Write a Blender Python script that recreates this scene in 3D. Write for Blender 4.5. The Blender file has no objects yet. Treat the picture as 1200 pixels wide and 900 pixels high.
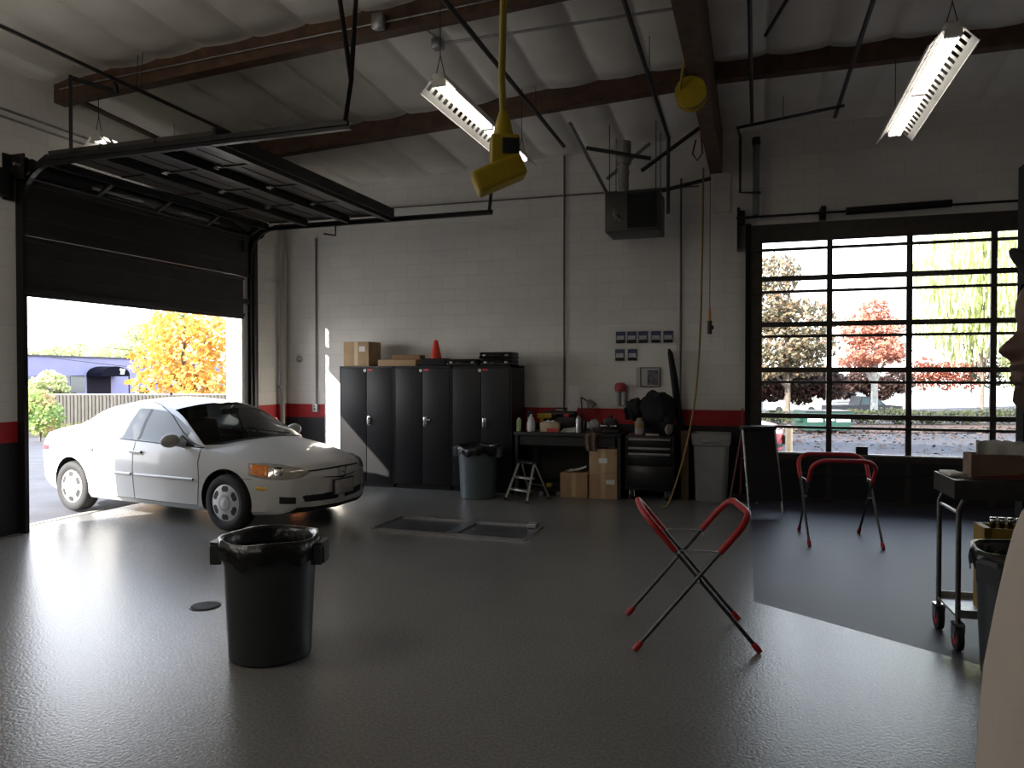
SKY, SUN, TUBE, FILL_LAMP = 6.5, 26.0, 4.0, 35.0
import bpy, bmesh, math, random
from mathutils import Vector, Matrix
from mathutils.bvhtree import BVHTree
from mathutils import noise as mnoise
random.seed(7)
PI = math.pi
scene = bpy.context.scene
COL = scene.collection

# ------------------------------------------------------------------ materials
MATS = {}
def mat(name, color, rough=0.6, metal=0.0, var=0.0, vscale=6.0, bump=0.0, bscale=40.0, spec=0.5,
        emit=None, estr=0.0, coat=0.0, trans=0.0, two_tone=None):
    if name in MATS: return MATS[name]
    m = bpy.data.materials.new(name); m.use_nodes = True
    nt = m.node_tree; b = nt.nodes['Principled BSDF']
    b.inputs['Base Color'].default_value = (*color, 1)
    b.inputs['Roughness'].default_value = rough
    b.inputs['Metallic'].default_value = metal
    b.inputs['Specular IOR Level'].default_value = spec
    b.inputs['Coat Weight'].default_value = coat
    b.inputs['Transmission Weight'].default_value = trans
    if emit:
        b.inputs['Emission Color'].default_value = (*emit, 1)
        b.inputs['Emission Strength'].default_value = estr
    tc = nt.nodes.new('ShaderNodeTexCoord')
    if var > 0:
        n = nt.nodes.new('ShaderNodeTexNoise'); n.inputs['Scale'].default_value = vscale
        n.inputs['Detail'].default_value = 5
        nt.links.new(tc.outputs['Object'], n.inputs['Vector'])
        r = nt.nodes.new('ShaderNodeValToRGB')
        lo = [max(0, c * (1 - var)) for c in color]; hi = [min(1, c * (1 + var)) for c in color]
        if two_tone: hi = two_tone
        r.color_ramp.elements[0].position = .3; r.color_ramp.elements[1].position = .7
        r.color_ramp.elements[0].color = (*lo, 1); r.color_ramp.elements[1].color = (*hi, 1)
        nt.links.new(n.outputs['Fac'], r.inputs['Fac'])
        nt.links.new(r.outputs['Color'], b.inputs['Base Color'])
    if bump > 0:
        n2 = nt.nodes.new('ShaderNodeTexNoise'); n2.inputs['Scale'].default_value = bscale
        n2.inputs['Detail'].default_value = 4
        nt.links.new(tc.outputs['Object'], n2.inputs['Vector'])
        bp = nt.nodes.new('ShaderNodeBump'); bp.inputs['Strength'].default_value = bump
        bp.inputs['Distance'].default_value = .01
        nt.links.new(n2.outputs['Fac'], bp.inputs['Height'])
        nt.links.new(bp.outputs['Normal'], b.inputs['Normal'])
    MATS[name] = m
    return m

def glass_mat(name, tint, gloss=0.06, rough=0.0):
    m = bpy.data.materials.new(name); m.use_nodes = True
    nt = m.node_tree; nt.nodes.clear()
    o = nt.nodes.new('ShaderNodeOutputMaterial'); mx = nt.nodes.new('ShaderNodeMixShader')
    t = nt.nodes.new('ShaderNodeBsdfTransparent'); t.inputs['Color'].default_value = (*tint, 1)
    g = nt.nodes.new('ShaderNodeBsdfGlossy'); g.inputs['Roughness'].default_value = rough
    fr = nt.nodes.new('ShaderNodeFresnel'); fr.inputs['IOR'].default_value = 1.45
    nt.links.new(fr.outputs[0], mx.inputs[0]); nt.links.new(t.outputs[0], mx.inputs[1]); nt.links.new(g.outputs[0], mx.inputs[2])
    nt.links.new(mx.outputs[0], o.inputs[0])
    return m

def wall_mat():
    m = bpy.data.materials.new('painted_block'); m.use_nodes = True
    nt = m.node_tree; b = nt.nodes['Principled BSDF']; b.inputs['Roughness'].default_value = .55
    geo = nt.nodes.new('ShaderNodeNewGeometry'); sep = nt.nodes.new('ShaderNodeSeparateXYZ')
    nt.links.new(geo.outputs['Position'], sep.inputs[0])
    # run of the wall = x + y (each wall is parallel to one axis)
    ad = nt.nodes.new('ShaderNodeMath'); ad.operation = 'ADD'
    nt.links.new(sep.outputs[0], ad.inputs[0]); nt.links.new(sep.outputs[1], ad.inputs[1])
    cmb = nt.nodes.new('ShaderNodeCombineXYZ'); nt.links.new(ad.outputs[0], cmb.inputs[0]); nt.links.new(sep.outputs[2], cmb.inputs[1])
    br = nt.nodes.new('ShaderNodeTexBrick')
    br.inputs['Scale'].default_value = 1.0; br.inputs['Brick Width'].default_value = .40; br.inputs['Row Height'].default_value = .20
    br.inputs['Mortar Size'].default_value = .006; br.inputs['Mortar Smooth'].default_value = .3
    br.inputs['Color1'].default_value = (1, 1, 1, 1); br.inputs['Color2'].default_value = (.95, .95, .95, 1); br.inputs['Mortar'].default_value = (.88, .88, .88, 1)
    nt.links.new(cmb.outputs[0], br.inputs['Vector'])
    # band of colour by height
    mr = nt.nodes.new('ShaderNodeMath'); mr.operation = 'DIVIDE'; mr.inputs[1].default_value = 4.0
    nt.links.new(sep.outputs[2], mr.inputs[0])
    cr = nt.nodes.new('ShaderNodeValToRGB'); cr.color_ramp.interpolation = 'CONSTANT'
    e = cr.color_ramp.elements
    e[0].position = 0; e[0].color = (.016, .016, .018, 1)
    e[1].position = .965 / 4; e[1].color = (.42, .012, .018, 1)
    x = e.new(1.175 / 4); x.color = (.76, .74, .70, 1)
    nt.links.new(mr.outputs[0], cr.inputs['Fac'])
    def cmp_(sock, op, val):
        c = nt.nodes.new('ShaderNodeMath'); c.operation = op; c.inputs[1].default_value = val; nt.links.new(sock, c.inputs[0]); return c.outputs[0]
    def mul_(a, b2):
        c = nt.nodes.new('ShaderNodeMath'); c.operation = 'MULTIPLY'; nt.links.new(a, c.inputs[0]); nt.links.new(b2, c.inputs[1]); return c.outputs[0]
    msk = mul_(mul_(cmp_(sep.outputs[0], 'GREATER_THAN', -6.70), cmp_(sep.outputs[0], 'LESS_THAN', -3.35)), cmp_(sep.outputs[1], 'GREATER_THAN', 10.55))
    pm = nt.nodes.new('ShaderNodeMix'); pm.data_type = 'RGBA'; pm.inputs[7].default_value = (.76, .74, .70, 1)
    nt.links.new(msk, pm.inputs[0]); nt.links.new(cr.outputs['Color'], pm.inputs[6])
    n = nt.nodes.new('ShaderNodeTexNoise'); n.inputs['Scale'].default_value = 1.3; n.inputs['Detail'].default_value = 6
    nt.links.new(geo.outputs['Position'], n.inputs['Vector'])
    rr = nt.nodes.new('ShaderNodeMapRange'); rr.inputs['To Min'].default_value = .86; rr.inputs['To Max'].default_value = 1.08
    nt.links.new(n.outputs['Fac'], rr.inputs['Value'])
    mu = nt.nodes.new('ShaderNodeMix'); mu.data_type = 'RGBA'; mu.blend_type = 'MULTIPLY'; mu.inputs[0].default_value = 1
    nt.links.new(pm.outputs[2], mu.inputs[6]); nt.links.new(br.outputs['Color'], mu.inputs[7])
    mu2 = nt.nodes.new('ShaderNodeMix'); mu2.data_type = 'RGBA'; mu2.blend_type = 'MULTIPLY'; mu2.inputs[0].default_value = 1
    nt.links.new(mu.outputs[2], mu2.inputs[6]); nt.links.new(rr.outputs[0], mu2.inputs[7])
    nt.links.new(mu2.outputs[2], b.inputs['Base Color'])
    bp = nt.nodes.new('ShaderNodeBump'); bp.inputs['Strength'].default_value = .35; bp.inputs['Distance'].default_value = .006; bp.invert = True
    nt.links.new(br.outputs['Fac'], bp.inputs['Height']); nt.links.new(bp.outputs[0], b.inputs['Normal'])
    return m

def floor_mat(name, col, rough, speck, bumps=.25, spec=.5):
    m = bpy.data.materials.new(name); m.use_nodes = True
    nt = m.node_tree; b = nt.nodes['Principled BSDF']
    b.inputs['Specular IOR Level'].default_value = spec
    geo = nt.nodes.new('ShaderNodeNewGeometry')
    big = nt.nodes.new('ShaderNodeTexNoise'); big.inputs['Scale'].default_value = .9; big.inputs['Detail'].default_value = 5
    fine = nt.nodes.new('ShaderNodeTexNoise'); fine.inputs['Scale'].default_value = 60; fine.inputs['Detail'].default_value = 2
    for n in (big, fine): nt.links.new(geo.outputs['Position'], n.inputs['Vector'])
    r1 = nt.nodes.new('ShaderNodeValToRGB'); r1.color_ramp.elements[0].position = .35; r1.color_ramp.elements[1].position = .68
    r1.color_ramp.elements[0].color = (*[c * .93 for c in col], 1); r1.color_ramp.elements[1].color = (*[c * 1.06 for c in col], 1)
    nt.links.new(big.outputs['Fac'], r1.inputs['Fac'])
    r2 = nt.nodes.new('ShaderNodeMapRange'); r2.inputs['From Min'].default_value = .35; r2.inputs['From Max'].default_value = .65
    r2.inputs['To Min'].default_value = 1 - speck; r2.inputs['To Max'].default_value = 1 + speck
    nt.links.new(fine.outputs['Fac'], r2.inputs['Value'])
    mu = nt.nodes.new('ShaderNodeMix'); mu.data_type = 'RGBA'; mu.blend_type = 'MULTIPLY'; mu.inputs[0].default_value = 1
    nt.links.new(r1.outputs[0], mu.inputs[6]); nt.links.new(r2.outputs[0], mu.inputs[7])
    nt.links.new(mu.outputs[2], b.inputs['Base Color'])
    rr = nt.nodes.new('ShaderNodeMapRange'); rr.inputs['To Min'].default_value = rough; rr.inputs['To Max'].default_value = rough + .01
    nt.links.new(big.outputs['Fac'], rr.inputs['Value']); nt.links.new(rr.outputs[0], b.inputs['Roughness'])
    bp = nt.nodes.new('ShaderNodeBump'); bp.inputs['Strength'].default_value = bumps; bp.inputs['Distance'].default_value = .004
    nt.links.new(fine.outputs['Fac'], bp.inputs['Height']); nt.links.new(bp.outputs[0], b.inputs['Normal'])
    return m

# ------------------------------------------------------------------ mesh builder
class MB:
    def __init__(s): s.v = []; s.f = []; s.sm = []; s.mi = []
    def add(s, vs, fs, smooth=False, mi=0):
        b = len(s.v); s.v += [tuple(p) for p in vs]
        for q in fs: s.f.append(tuple(b + i for i in q)); s.sm.append(smooth); s.mi.append(mi)
        return s
    def box(s, x0, x1, y0, y1, z0, z1, mi=0, M=None):
        vs = [(x, y, z) for z in (z0, z1) for y in (y0, y1) for x in (x0, x1)]
        if M: vs = [M @ Vector(p) for p in vs]
        return s.add(vs, [(0, 2, 3, 1), (4, 5, 7, 6), (0, 1, 5, 4), (2, 6, 7, 3), (0, 4, 6, 2), (1, 3, 7, 5)], False, mi)
    def rbox(s, x0, x1, y0, y1, z0, z1, r=.01, seg=2, mi=0, M=None, smooth=True):
        bm = bmesh.new(); bmesh.ops.create_cube(bm, size=1)
        for v in bm.verts: v.co = Vector(((x0 + x1) / 2 + v.co.x * (x1 - x0), (y0 + y1) / 2 + v.co.y * (y1 - y0), (z0 + z1) / 2 + v.co.z * (z1 - z0)))
        bmesh.ops.bevel(bm, geom=bm.edges[:], offset=r, segments=seg, affect='EDGES', profile=.6)
        bm.verts.index_update()
        vs = [(M @ v.co) if M else v.co.copy() for v in bm.verts]
        s.add(vs, [[v.index for v in f.verts] for f in bm.faces], smooth, mi); bm.free(); return s
    def tube(s, pts, r, n=8, mi=0, caps=True, closed=False, flat=None):
        pts = [Vector(p) for p in pts]; k = len(pts)
        rs = r if isinstance(r, (list, tuple)) else [r] * k
        vs = []; up = None
        for i, p in enumerate(pts):
            a = pts[i - 1] if (i > 0 or closed) else p; c = pts[(i + 1) % k] if (i < k - 1 or closed) else p
            t = (c - a)
            if t.length < 1e-9: t = Vector((0, 0, 1))
            t.normalize()
            if up is None:
                up = Vector((0, 0, 1)) if abs(t.z) < .9 else Vector((1, 0, 0))
            x = t.cross(up)
            if x.length < 1e-6: x = t.orthogonal()
            x.normalize(); y = x.cross(t).normalized(); up = y
            for j in range(n):
                a_ = 2 * PI * j / n
                vs.append(p + x * math.cos(a_) * rs[i] + y * math.sin(a_) * rs[i] * (flat or 1))
        fs = []
        for i in range(k if closed else k - 1):
            for j in range(n):
                i2 = (i + 1) % k
                fs.append((i * n + j, i * n + (j + 1) % n, i2 * n + (j + 1) % n, i2 * n + j))
        s.add(vs, fs, n > 5, mi)
        if caps and not closed:
            s.add(vs[:n], [tuple(range(n - 1, -1, -1))], False, mi); s.add(vs[-n:], [tuple(range(n))], False, mi)
        return s
    def cyl(s, p0, p1, r0, r1=None, n=16, mi=0, caps=True):
        return s.tube([p0, p1], [r0, r0 if r1 is None else r1], n, mi, caps)
    def lathe(s, prof, n=28, c=(0, 0, 0), mi=0, M=None, capb=False, capt=False):
        vs = []
        for r, z in prof:
            for j in range(n):
                p = Vector((c[0] + r * math.cos(2 * PI * j / n), c[1] + r * math.sin(2 * PI * j / n), c[2] + z))
                vs.append(M @ p if M else p)
        fs = [(i * n + j, i * n + (j + 1) % n, (i + 1) * n + (j + 1) % n, (i + 1) * n + j) for i in range(len(prof) - 1) for j in range(n)]
        s.add(vs, fs, True, mi)
        if capb: s.add(vs[:n], [tuple(range(n - 1, -1, -1))], False, mi)
        if capt: s.add(vs[-n:], [tuple(range(n))], False, mi)
        return s
    def ball(s, c, r, nu=16, nv=10, mi=0, M=None, jit=0, seed=0):
        rx, ry, rz = r if isinstance(r, (list, tuple)) else (r, r, r)
        vs = []; fs = []
        for i in range(nv + 1):
            ph = PI * i / nv - PI / 2
            for j in range(nu):
                th = 2 * PI * j / nu
                d = Vector((math.cos(ph) * math.cos(th), math.cos(ph) * math.sin(th), math.sin(ph)))
                k = 1 + (jit * mnoise.noise(d * 2.3 + Vector((seed, seed * .7, 0))) if jit else 0)
                p = Vector((c[0] + d.x * rx * k, c[1] + d.y * ry * k, c[2] + d.z * rz * k)); vs.append(M @ p if M else p)
        for i in range(nv):
            for j in range(nu): fs.append((i * nu + j, i * nu + (j + 1) % nu, (i + 1) * nu + (j + 1) % nu, (i + 1) * nu + j))
        return s.add(vs, fs, True, mi)
    def prism(s, poly, h0, h1, axis='z', mi=0, M=None, smooth=False):
        n = len(poly)
        def P(a, b, h):
            p = {'z': (a, b, h), 'y': (a, h, b), 'x': (h, a, b)}[axis]
            return (M @ Vector(p)) if M else p
        vs = [P(a, b, h0) for a, b in poly] + [P(a, b, h1) for a, b in poly]
        fs = [(i, (i + 1) % n, n + (i + 1) % n, n + i) for i in range(n)]
        s.add(vs, fs, smooth, mi); s.add(vs, [tuple(range(n - 1, -1, -1)), tuple(range(n, 2 * n))], False, mi)
        return s
    def grid(s, nu, nv, fn, mi=0, smooth=True):
        vs = [fn(i / (nu - 1), j / (nv - 1)) for j in range(nv) for i in range(nu)]
        fs = [(j * nu + i, j * nu + i + 1, (j + 1) * nu + i + 1, (j + 1) * nu + i) for j in range(nv - 1) for i in range(nu - 1)]
        return s.add(vs, fs, smooth, mi)
    def mesh(s, name, mats):
        me = bpy.data.meshes.new(name); me.from_pydata([tuple(p) for p in s.v], [], s.f)
        for m in (mats if isinstance(mats, (list, tuple)) else [mats]): me.materials.append(m)
        me.polygons.foreach_set('use_smooth', s.sm); me.polygons.foreach_set('material_index', s.mi)
        bm = bmesh.new(); bm.from_mesh(me); bmesh.ops.recalc_face_normals(bm, faces=bm.faces[:]); bm.to_mesh(me); bm.free()
        me.update(); return me
    def build(s, name, mats, parent=None, sharp=None):
        me = s.mesh(name, mats)
        if sharp: 
            me.polygons.foreach_set('use_smooth', [True] * len(me.polygons)); me.set_sharp_from_angle(angle=math.radians(sharp))
        o = bpy.data.objects.new(name, me); COL.objects.link(o)
        if parent: o.parent = parent
        return o

def tag(o, label=None, cat=None, group=None, kind=None):
    if label: o['label'] = label
    if cat: o['category'] = cat
    if group: o['group'] = group
    if kind: o['kind'] = kind
    return o
def empty(name, loc=(0, 0, 0), rz=0, label=None, cat=None, group=None, kind=None):
    o = bpy.data.objects.new(name, None); COL.objects.link(o); o.location = loc; o.rotation_euler = (0, 0, rz)
    o.empty_display_size = .1
    return tag(o, label, cat, group, kind)
def copy_tree(o, parent=None):
    c = o.copy(); COL.objects.link(c); c.parent = parent
    for ch in list(o.children): copy_tree(ch, c)
    return c
def struct(mb, name, m, parent=None, **k):
    o = mb.build(name, m, parent, **k)
    if not parent: o['kind'] = 'structure'
    return o
def interp(keys, u):
    if u <= keys[0][0]: return keys[0][1]
    for i in range(len(keys) - 1):
        a, b = keys[i], keys[i + 1]
        if u <= b[0]:
            # monotone cubic (Catmull-Rom with limited tangents)
            def sl(k):
                if k <= 0 or k >= len(keys) - 1: 
                    k0 = max(0, min(k, len(keys) - 2)); return (keys[k0 + 1][1] - keys[k0][1]) / (keys[k0 + 1][0] - keys[k0][0])
                d0 = (keys[k][1] - keys[k - 1][1]) / (keys[k][0] - keys[k - 1][0]); d1 = (keys[k + 1][1] - keys[k][1]) / (keys[k + 1][0] - keys[k][0])
                return 0 if d0 * d1 <= 0 else 2 * d0 * d1 / (d0 + d1)
            h = b[0] - a[0]; t = (u - a[0]) / h; m0, m1 = sl(i) * h, sl(i + 1) * h
            return (2*t**3 - 3*t*t + 1) * a[1] + (t**3 - 2*t*t + t) * m0 + (-2*t**3 + 3*t*t) * b[1] + (t**3 - t*t) * m1
    return keys[-1][1]
def sstep(a, b, x):
    t = max(0, min(1, (x - a) / (b - a))); return t * t * (3 - 2 * t)
def Rz(a): return Matrix.Rotation(a, 4, 'Z')
def T(x, y, z): return Matrix.Translation((x, y, z))

# shared materials
M_steel = mat('brushed_steel', (.55, .55, .56), .35, 1.0, .12, 30)
M_chrome = mat('chrome', (.8, .8, .82), .12, 1.0)
M_galv = mat('galvanised_steel', (.42, .42, .42), .45, .9, .2, 20)
M_black = mat('black_paint', (.012, .012, .013), .38, 0, .2, 8)
M_blackmatte = mat('black_matte', (.01, .01, .011), .75, 0, .2, 12)
M_blackplastic = mat('black_plastic', (.018, .018, .02), .5, 0, .15, 20, .1, 120)
M_darkpipe = mat('dark_pipe_paint', (.035, .033, .032), .45, .3, .25, 10)
M_white = mat('white_paint', (.75, .75, .73), .5, 0, .05, 5)
M_paper = mat('paper', (.72, .71, .68), .8, 0, .06, 9)
M_card = mat('cardboard', (.44, .30, .17), .85, 0, .12, 5, .1, 90)
M_tape = mat('packing_tape', (.55, .40, .23), .35, 0, .06, 9)
M_red = mat('red_rubber', (.42, .02, .025), .5, 0, .15, 15)
M_yellow = mat('yellow_plastic', (.50, .36, .015), .45, 0, .1, 12)
M_rubber = mat('tyre_rubber', (.016, .016, .017), .75, 0, .2, 25, .15, 60)
M_wood = mat('glulam_wood', (.105, .055, .032), .6, 0, .35, 9, .15, 30)
M_asphalt = mat('asphalt', (.045, .045, .054), .85, 0, .25, 2.5, .3, 80)
# ------------------------------------------------------------------ room shell
XL, XR, YB, YR = -7.42, 4.4, 10.6, -6.0
OY0, OY1 = 5.93, 9.45          # overhead door opening in the left wall
def ceil_z(x, y):
    if x < -.52: return 4.95 + .05 * (x - XL) - .065 * (y - 6.3)
    return 4.95 + .05 * (-.52 - XL) - .065 * (y - 6.3)
M_wall = wall_mat()
M_floor = floor_mat('epoxy_grey', (.175, .171, .165), .265, .16, .40)
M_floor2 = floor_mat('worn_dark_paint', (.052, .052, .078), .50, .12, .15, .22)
M_sill = mat('concrete_sill', (.35, .33, .30), .8, 0, .2, 8, .2, 60)

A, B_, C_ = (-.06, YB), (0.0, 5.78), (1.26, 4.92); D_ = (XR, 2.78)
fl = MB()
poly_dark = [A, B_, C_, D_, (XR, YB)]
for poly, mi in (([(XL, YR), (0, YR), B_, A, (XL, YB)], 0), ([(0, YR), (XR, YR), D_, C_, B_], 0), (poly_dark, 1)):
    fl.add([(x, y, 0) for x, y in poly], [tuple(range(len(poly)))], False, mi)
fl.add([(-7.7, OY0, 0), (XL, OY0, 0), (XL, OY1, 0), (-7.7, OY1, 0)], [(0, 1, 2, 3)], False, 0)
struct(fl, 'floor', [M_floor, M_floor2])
struct(MB().box(-7.74, -7.66, OY0, OY1, -.05, .006), 'trim_1', M_sill)

w = MB()   # left wall with the big opening and a narrow side light nearer the camera
SY0, SY1, SZ0, SZ1 = 2.50, 2.66, .95, 2.2
top = 5.6
w.box(-7.7, XL, YR, SY0, 0, top).box(-7.7, XL, SY0, SY1, 0, SZ0).box(-7.7, XL, SY0, SY1, SZ1, top).box(-7.7, XL, SY1, OY0, 0, top)
w.box(-7.7, XL, OY0, OY1, 3.66, top).box(-7.7, XL, OY1, YB + .25, 0, top)
struct(w, 'wall_left', M_wall)
w = MB(); DX0, DX1, DZ = -.02, 3.66, 3.62
w.box(XL, DX0, YB, YB + .25, 0, top).box(DX1, XR + .25, YB, YB + .25, 0, top).box(DX0, DX1, YB, YB + .25, DZ, top)
struct(w, 'wall_back', M_wall)
struct(MB().box(XR, XR + .25, YR - .25, YB, 0, top), 'wall_right', M_wall)
struct(MB().box(-7.7, XR, YR - .25, YR, 0, top), 'wall_rear', M_wall)

# insulation quilt under the roof deck
M_quilt = mat('insulation_facing', (.80, .765, .70), .5, 0, .07, 2.2, .3, 9)
cl = MB()
PUR = [6.3, 8.5, 4.1, 1.9, -.3, -2.5, -4.7]
def quilt(x, y):
    t = ((x + 20.03) / .61) % 1.0
    s = abs(math.sin(PI * t)) ** .38
    ypos = sorted(PUR + [YB, YR])
    lo = max([p for p in ypos if p <= y], default=YR); hi = min([p for p in ypos if p > y], default=YB)
    e = min((y - lo), (hi - y)); k = sstep(0, .35, e)
    n = mnoise.noise(Vector((x * 1.4, y * .8, 0))) * .02 + mnoise.noise(Vector((x * 5, y * 2.2, 3))) * .012
    return ceil_z(x, y) - .11 * s * (.35 + .65 * k) + n * s
for xa, xb in ((XL - .01, -.45), (-.45, XR)):
    nx = int((xb - xa) / .0305); ny = 210
    cl.grid(nx, ny, lambda u, v: (xa + u * (xb - xa), YR + v * (YB - YR), quilt(xa + u * (xb - xa), YR + v * (YB - YR))))
struct(cl, 'ceiling', M_quilt)
rf = MB().box(-8.0, XR + .5, YR - .5, YB + .5, 5.62, 5.75)
struct(rf, 'roof', mat('roof_deck', (.2, .2, .2), .8))

def beam(x0, x1, y0, wd, h, label):
    b = MB(); 
    vs = []
    for x in (x0, x1):
        zt = ceil_z(min(x, -.53) if x1 <= -.4 else x, y0) + .02; zb = zt - h
        vs += [(x, y0, zb), (x, y0 + wd, zb), (x, y0 + wd, zt), (x, y0, zt)]
    b.add(vs, [(0, 1, 5, 4), (1, 2, 6, 5), (2, 3, 7, 6), (3, 0, 4, 7), (0, 3, 2, 1), (4, 5, 6, 7)])
    o = b.build('ceiling_beam', M_wood); tag(o, label, 'beam', 'roof beams', 'structure'); return o
for y in PUR:
    beam(XL, -.60, y, .14, .27, 'brown timber roof beam on the open door bay')
    beam(-.44, XR, y, .14, .25, 'brown timber roof beam over the window door bay')
gird = MB()
gird.add([(-.60, YR, 4.42), (-.44, YR, 4.42), (-.44, YR, 6), (-.60, YR, 6), (-.60, YB, 4.42), (-.44, YB, 4.42), (-.44, YB, 6), (-.60, YB, 6)],
         [(0, 1, 5, 4), (1, 2, 6, 5), (3, 0, 4, 7), (0, 3, 2, 1), (4, 5, 6, 7)])
tag(gird.build('ceiling_beam', M_wood), 'deep brown timber girder running towards the back wall', 'beam', None, 'structure')
lg = MB(); vs = []
for y in (6.44, YB):
    zt = ceil_z(XL, y) + .02
    vs += [(XL, y, zt - .15), (XL + .07, y, zt - .15), (XL + .07, y, zt), (XL, y, zt)]
lg.add(vs, [(0, 1, 5, 4), (1, 2, 6, 5), (3, 0, 4, 7), (0, 3, 2, 1), (4, 5, 6, 7)])
tag(lg.build('trim_2', M_wood), None, None, None, 'structure')
struct(MB().box(XL, XL + .025, 2.0, YB, 4.42, 4.44).box(XL, XL + .025, 2.0, YB, 4.34, 4.36), 'trim_3', M_galv)
struct(MB().box(-.70, -.34, YB - .06, YB, 3.9, 4.42), 'trim_4', M_wall)

# side light glass (out of the photo's frame, throws the thin streak on the floor)
wn = empty('window_1', (XL, SY0, SZ0), kind='structure')
MB().box(-.16, -.12, 0, .02, 0, SZ1 - SZ0).box(-.16, -.12, .14, .16, 0, SZ1 - SZ0).box(-.16, -.12, .02, .14, 0, .02).box(-.16, -.12, .02, .14, SZ1 - SZ0 - .02, SZ1 - SZ0).build('window_frame', M_black, wn)
M_glass = glass_mat('clear_glass', (.93, .95, .94))
MB().box(-.143, -.137, .02, .14, .02, SZ1 - SZ0 - .02).build('pane', M_glass, wn)

# ------------------------------------------------------------------ overhead door, half raised, on the left
M_door = mat('door_panel_brown_black', (.022, .018, .016), .42, .2, .2, 3)
M_doorin = mat('door_panel_underside', (.045, .038, .034), .34, .3, .15, 3)
M_strut = mat('door_strut_black', (.014, .013, .013), .35, .4, .1, 8)
d1 = empty('door_1', (XL, OY0, 0), kind='structure')
W = OY1 - OY0 + .16
def dsec(x0, z0, x1, z1):
    # a section: thin sheet with two ribs, from (x0,z0) to (x1,z1) in local x,z
    dx, dz = x1 - x0, z1 - z0; L = math.hypot(dx, dz); ax, az = dx / L, dz / L; nx, nz = -az, ax
    M = Matrix(((ax, 0, nx, x0), (0, 1, 0, -.08), (az, 0, nz, z0), (0, 0, 0, 1)))
    return M, L
ZB = 2.55
for z0, z1 in ((ZB, ZB + .60), (ZB + .608, ZB + 1.2)):
    M, L = dsec(.045, z0, .045, z1)
    W_ = W - .115 if z0 == ZB else W
    b = MB().box(0, L, 0, W_, -.02, .02, 0, M).box(.0, .05, 0, W_, -.045, -.02, 0, M).box(L - .05, L, 0, W_, -.045, -.02, 0, M)
    b.box(L * .33 - .01, L * .33 + .01, 0, W_, -.026, -.02, 0, M).box(L * .66 - .01, L * .66 + .01, 0, W_, -.026, -.02, 0, M)
    b.build('door_panel', M_door, d1)
MB().box(.02, .07, -.08, W - .195, ZB - .035, ZB).box(.0, .09, W - .2, W - .06, ZB + .20, ZB + .27).build('bottom_seal', M_rubber, d1)
# glazed section on the curve
M, L = dsec(.055, ZB + 1.21, .42, 3.955)
g = MB(); 
g.box(0, .05, 0, W, -.02, .02, 0, M).box(L - .05, L, 0, W, -.02, .02, 0, M)
for k in range(5):
    y = k * (W - .05) / 4; g.box(.05, L - .05, y, y + .05, -.02, .02, 0, M)
gs = g.build('glazed_section', M_strut, d1)
for k in range(4):
    y = k * (W - .05) / 4 + .05
    MB().box(.05, L - .05, y, y + (W - .05) / 4 - .05, -.003, .003, 0, M).build('pane', M_glass, gs)
xs = [.44, 1.13, 1.83, 2.52]
for k in range(3):
    M, L = dsec(xs[k] + .005, 3.965, xs[k + 1] - .005, 3.965)
    p = MB().box(0, L, 0, W, 0, .035, 0, M)
    for q in range(5): p.box(.02, L - .02, q * (W - .04) / 4, q * (W - .04) / 4 + .04, -.018, 0, 0, M)
    p.box(L * .3, L * .3 + .015, 0, W, -.008, 0, 0, M).box(L * .62, L * .62 + .015, 0, W, -.008, 0, 0, M)
    p.build('door_panel', M_doorin, d1)
def hat(x, z, wd=.10, h=.075):
    poly = [(x - wd / 2, z), (x - wd / 2 + .02, z), (x - wd / 4, z - h), (x + wd / 4, z - h), (x + wd / 2 - .02, z), (x + wd / 2, z), (x + wd / 2, z + .004), (x - wd / 2, z + .004)]
    b = MB(); n = len(poly)
    vs = [(a, -.08, c) for a, c in poly] + [(a, W - .08, c) for a, c in poly]
    b.add(vs, [(i, (i + 1) % n, n + (i + 1) % n, n + i) for i in range(n)]); return b
for x in xs[1:3]: hat(x - .05, 3.945, .13, .07).build('strut', M_strut, d1)
hat(.40, 3.93, .12, .07).build('strut', M_strut, d1)
hat(xs[3] - .07, 3.945, .16, .085).box(xs[3] - .01, xs[3] + .02, -.08, W - .08, 3.90, 4.03).build('strut', M_strut, d1)
for yy in (.78, 1.7, 2.62):      # hinges
    for x in xs[1:3]: MB().box(x - .05, x + .06, yy - .03, yy + .03, 3.935, 3.963).cyl((x, yy - .04, 3.93), (x, yy + .04, 3.93), .012, n=8).build('hinge', M_galv, d1)
for y, nm in ((-.085, 0), (W - .03, 1)):
    pts = [(.045, 0.0), (.045, 3.45)]
    for k in range(9):
        a = PI / 2 * k / 8; pts.append((.045 + .42 * (1 - math.cos(a)), 3.47 + .42 * math.sin(a)))
    pts += [(3.98, 3.90)]
    tr = MB()
    for (xa, za), (xb, zb) in zip(pts[:-1], pts[1:]):
        L = math.hypot(xb - xa, zb - za); ax, az = (xb - xa) / L, (zb - za) / L
        M = Matrix(((ax, 0, -az, xa), (0, 1, 0, y), (az, 0, ax, za), (0, 0, 0, 1)))
        tr.box(-.004, L + .004, 0, .055, -.03, -.026, 0, M).box(-.004, L + .004, 0, .055, .026, .03, 0, M)
        tr.box(-.004, L + .004, .0 if nm == 0 else .051, .004 if nm == 0 else .055, -.03, .03, 0, M)
    tr.box(.45, 3.98, y + (-.03 if nm == 0 else .055), y + (0 if nm == 0 else .085), 3.90, 3.945)
    tr.box(-.0, .10, y - (.012 if nm == 0 else -.055), y + (0 if nm == 0 else .105), 0, 3.75)
    tr.build('track', M_strut, d1)
sh = MB().cyl((.14, -.22, 3.86), (.14, W + .12, 3.86), .016, n=10)
sh.build('torsion_shaft', M_galv, d1)
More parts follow.
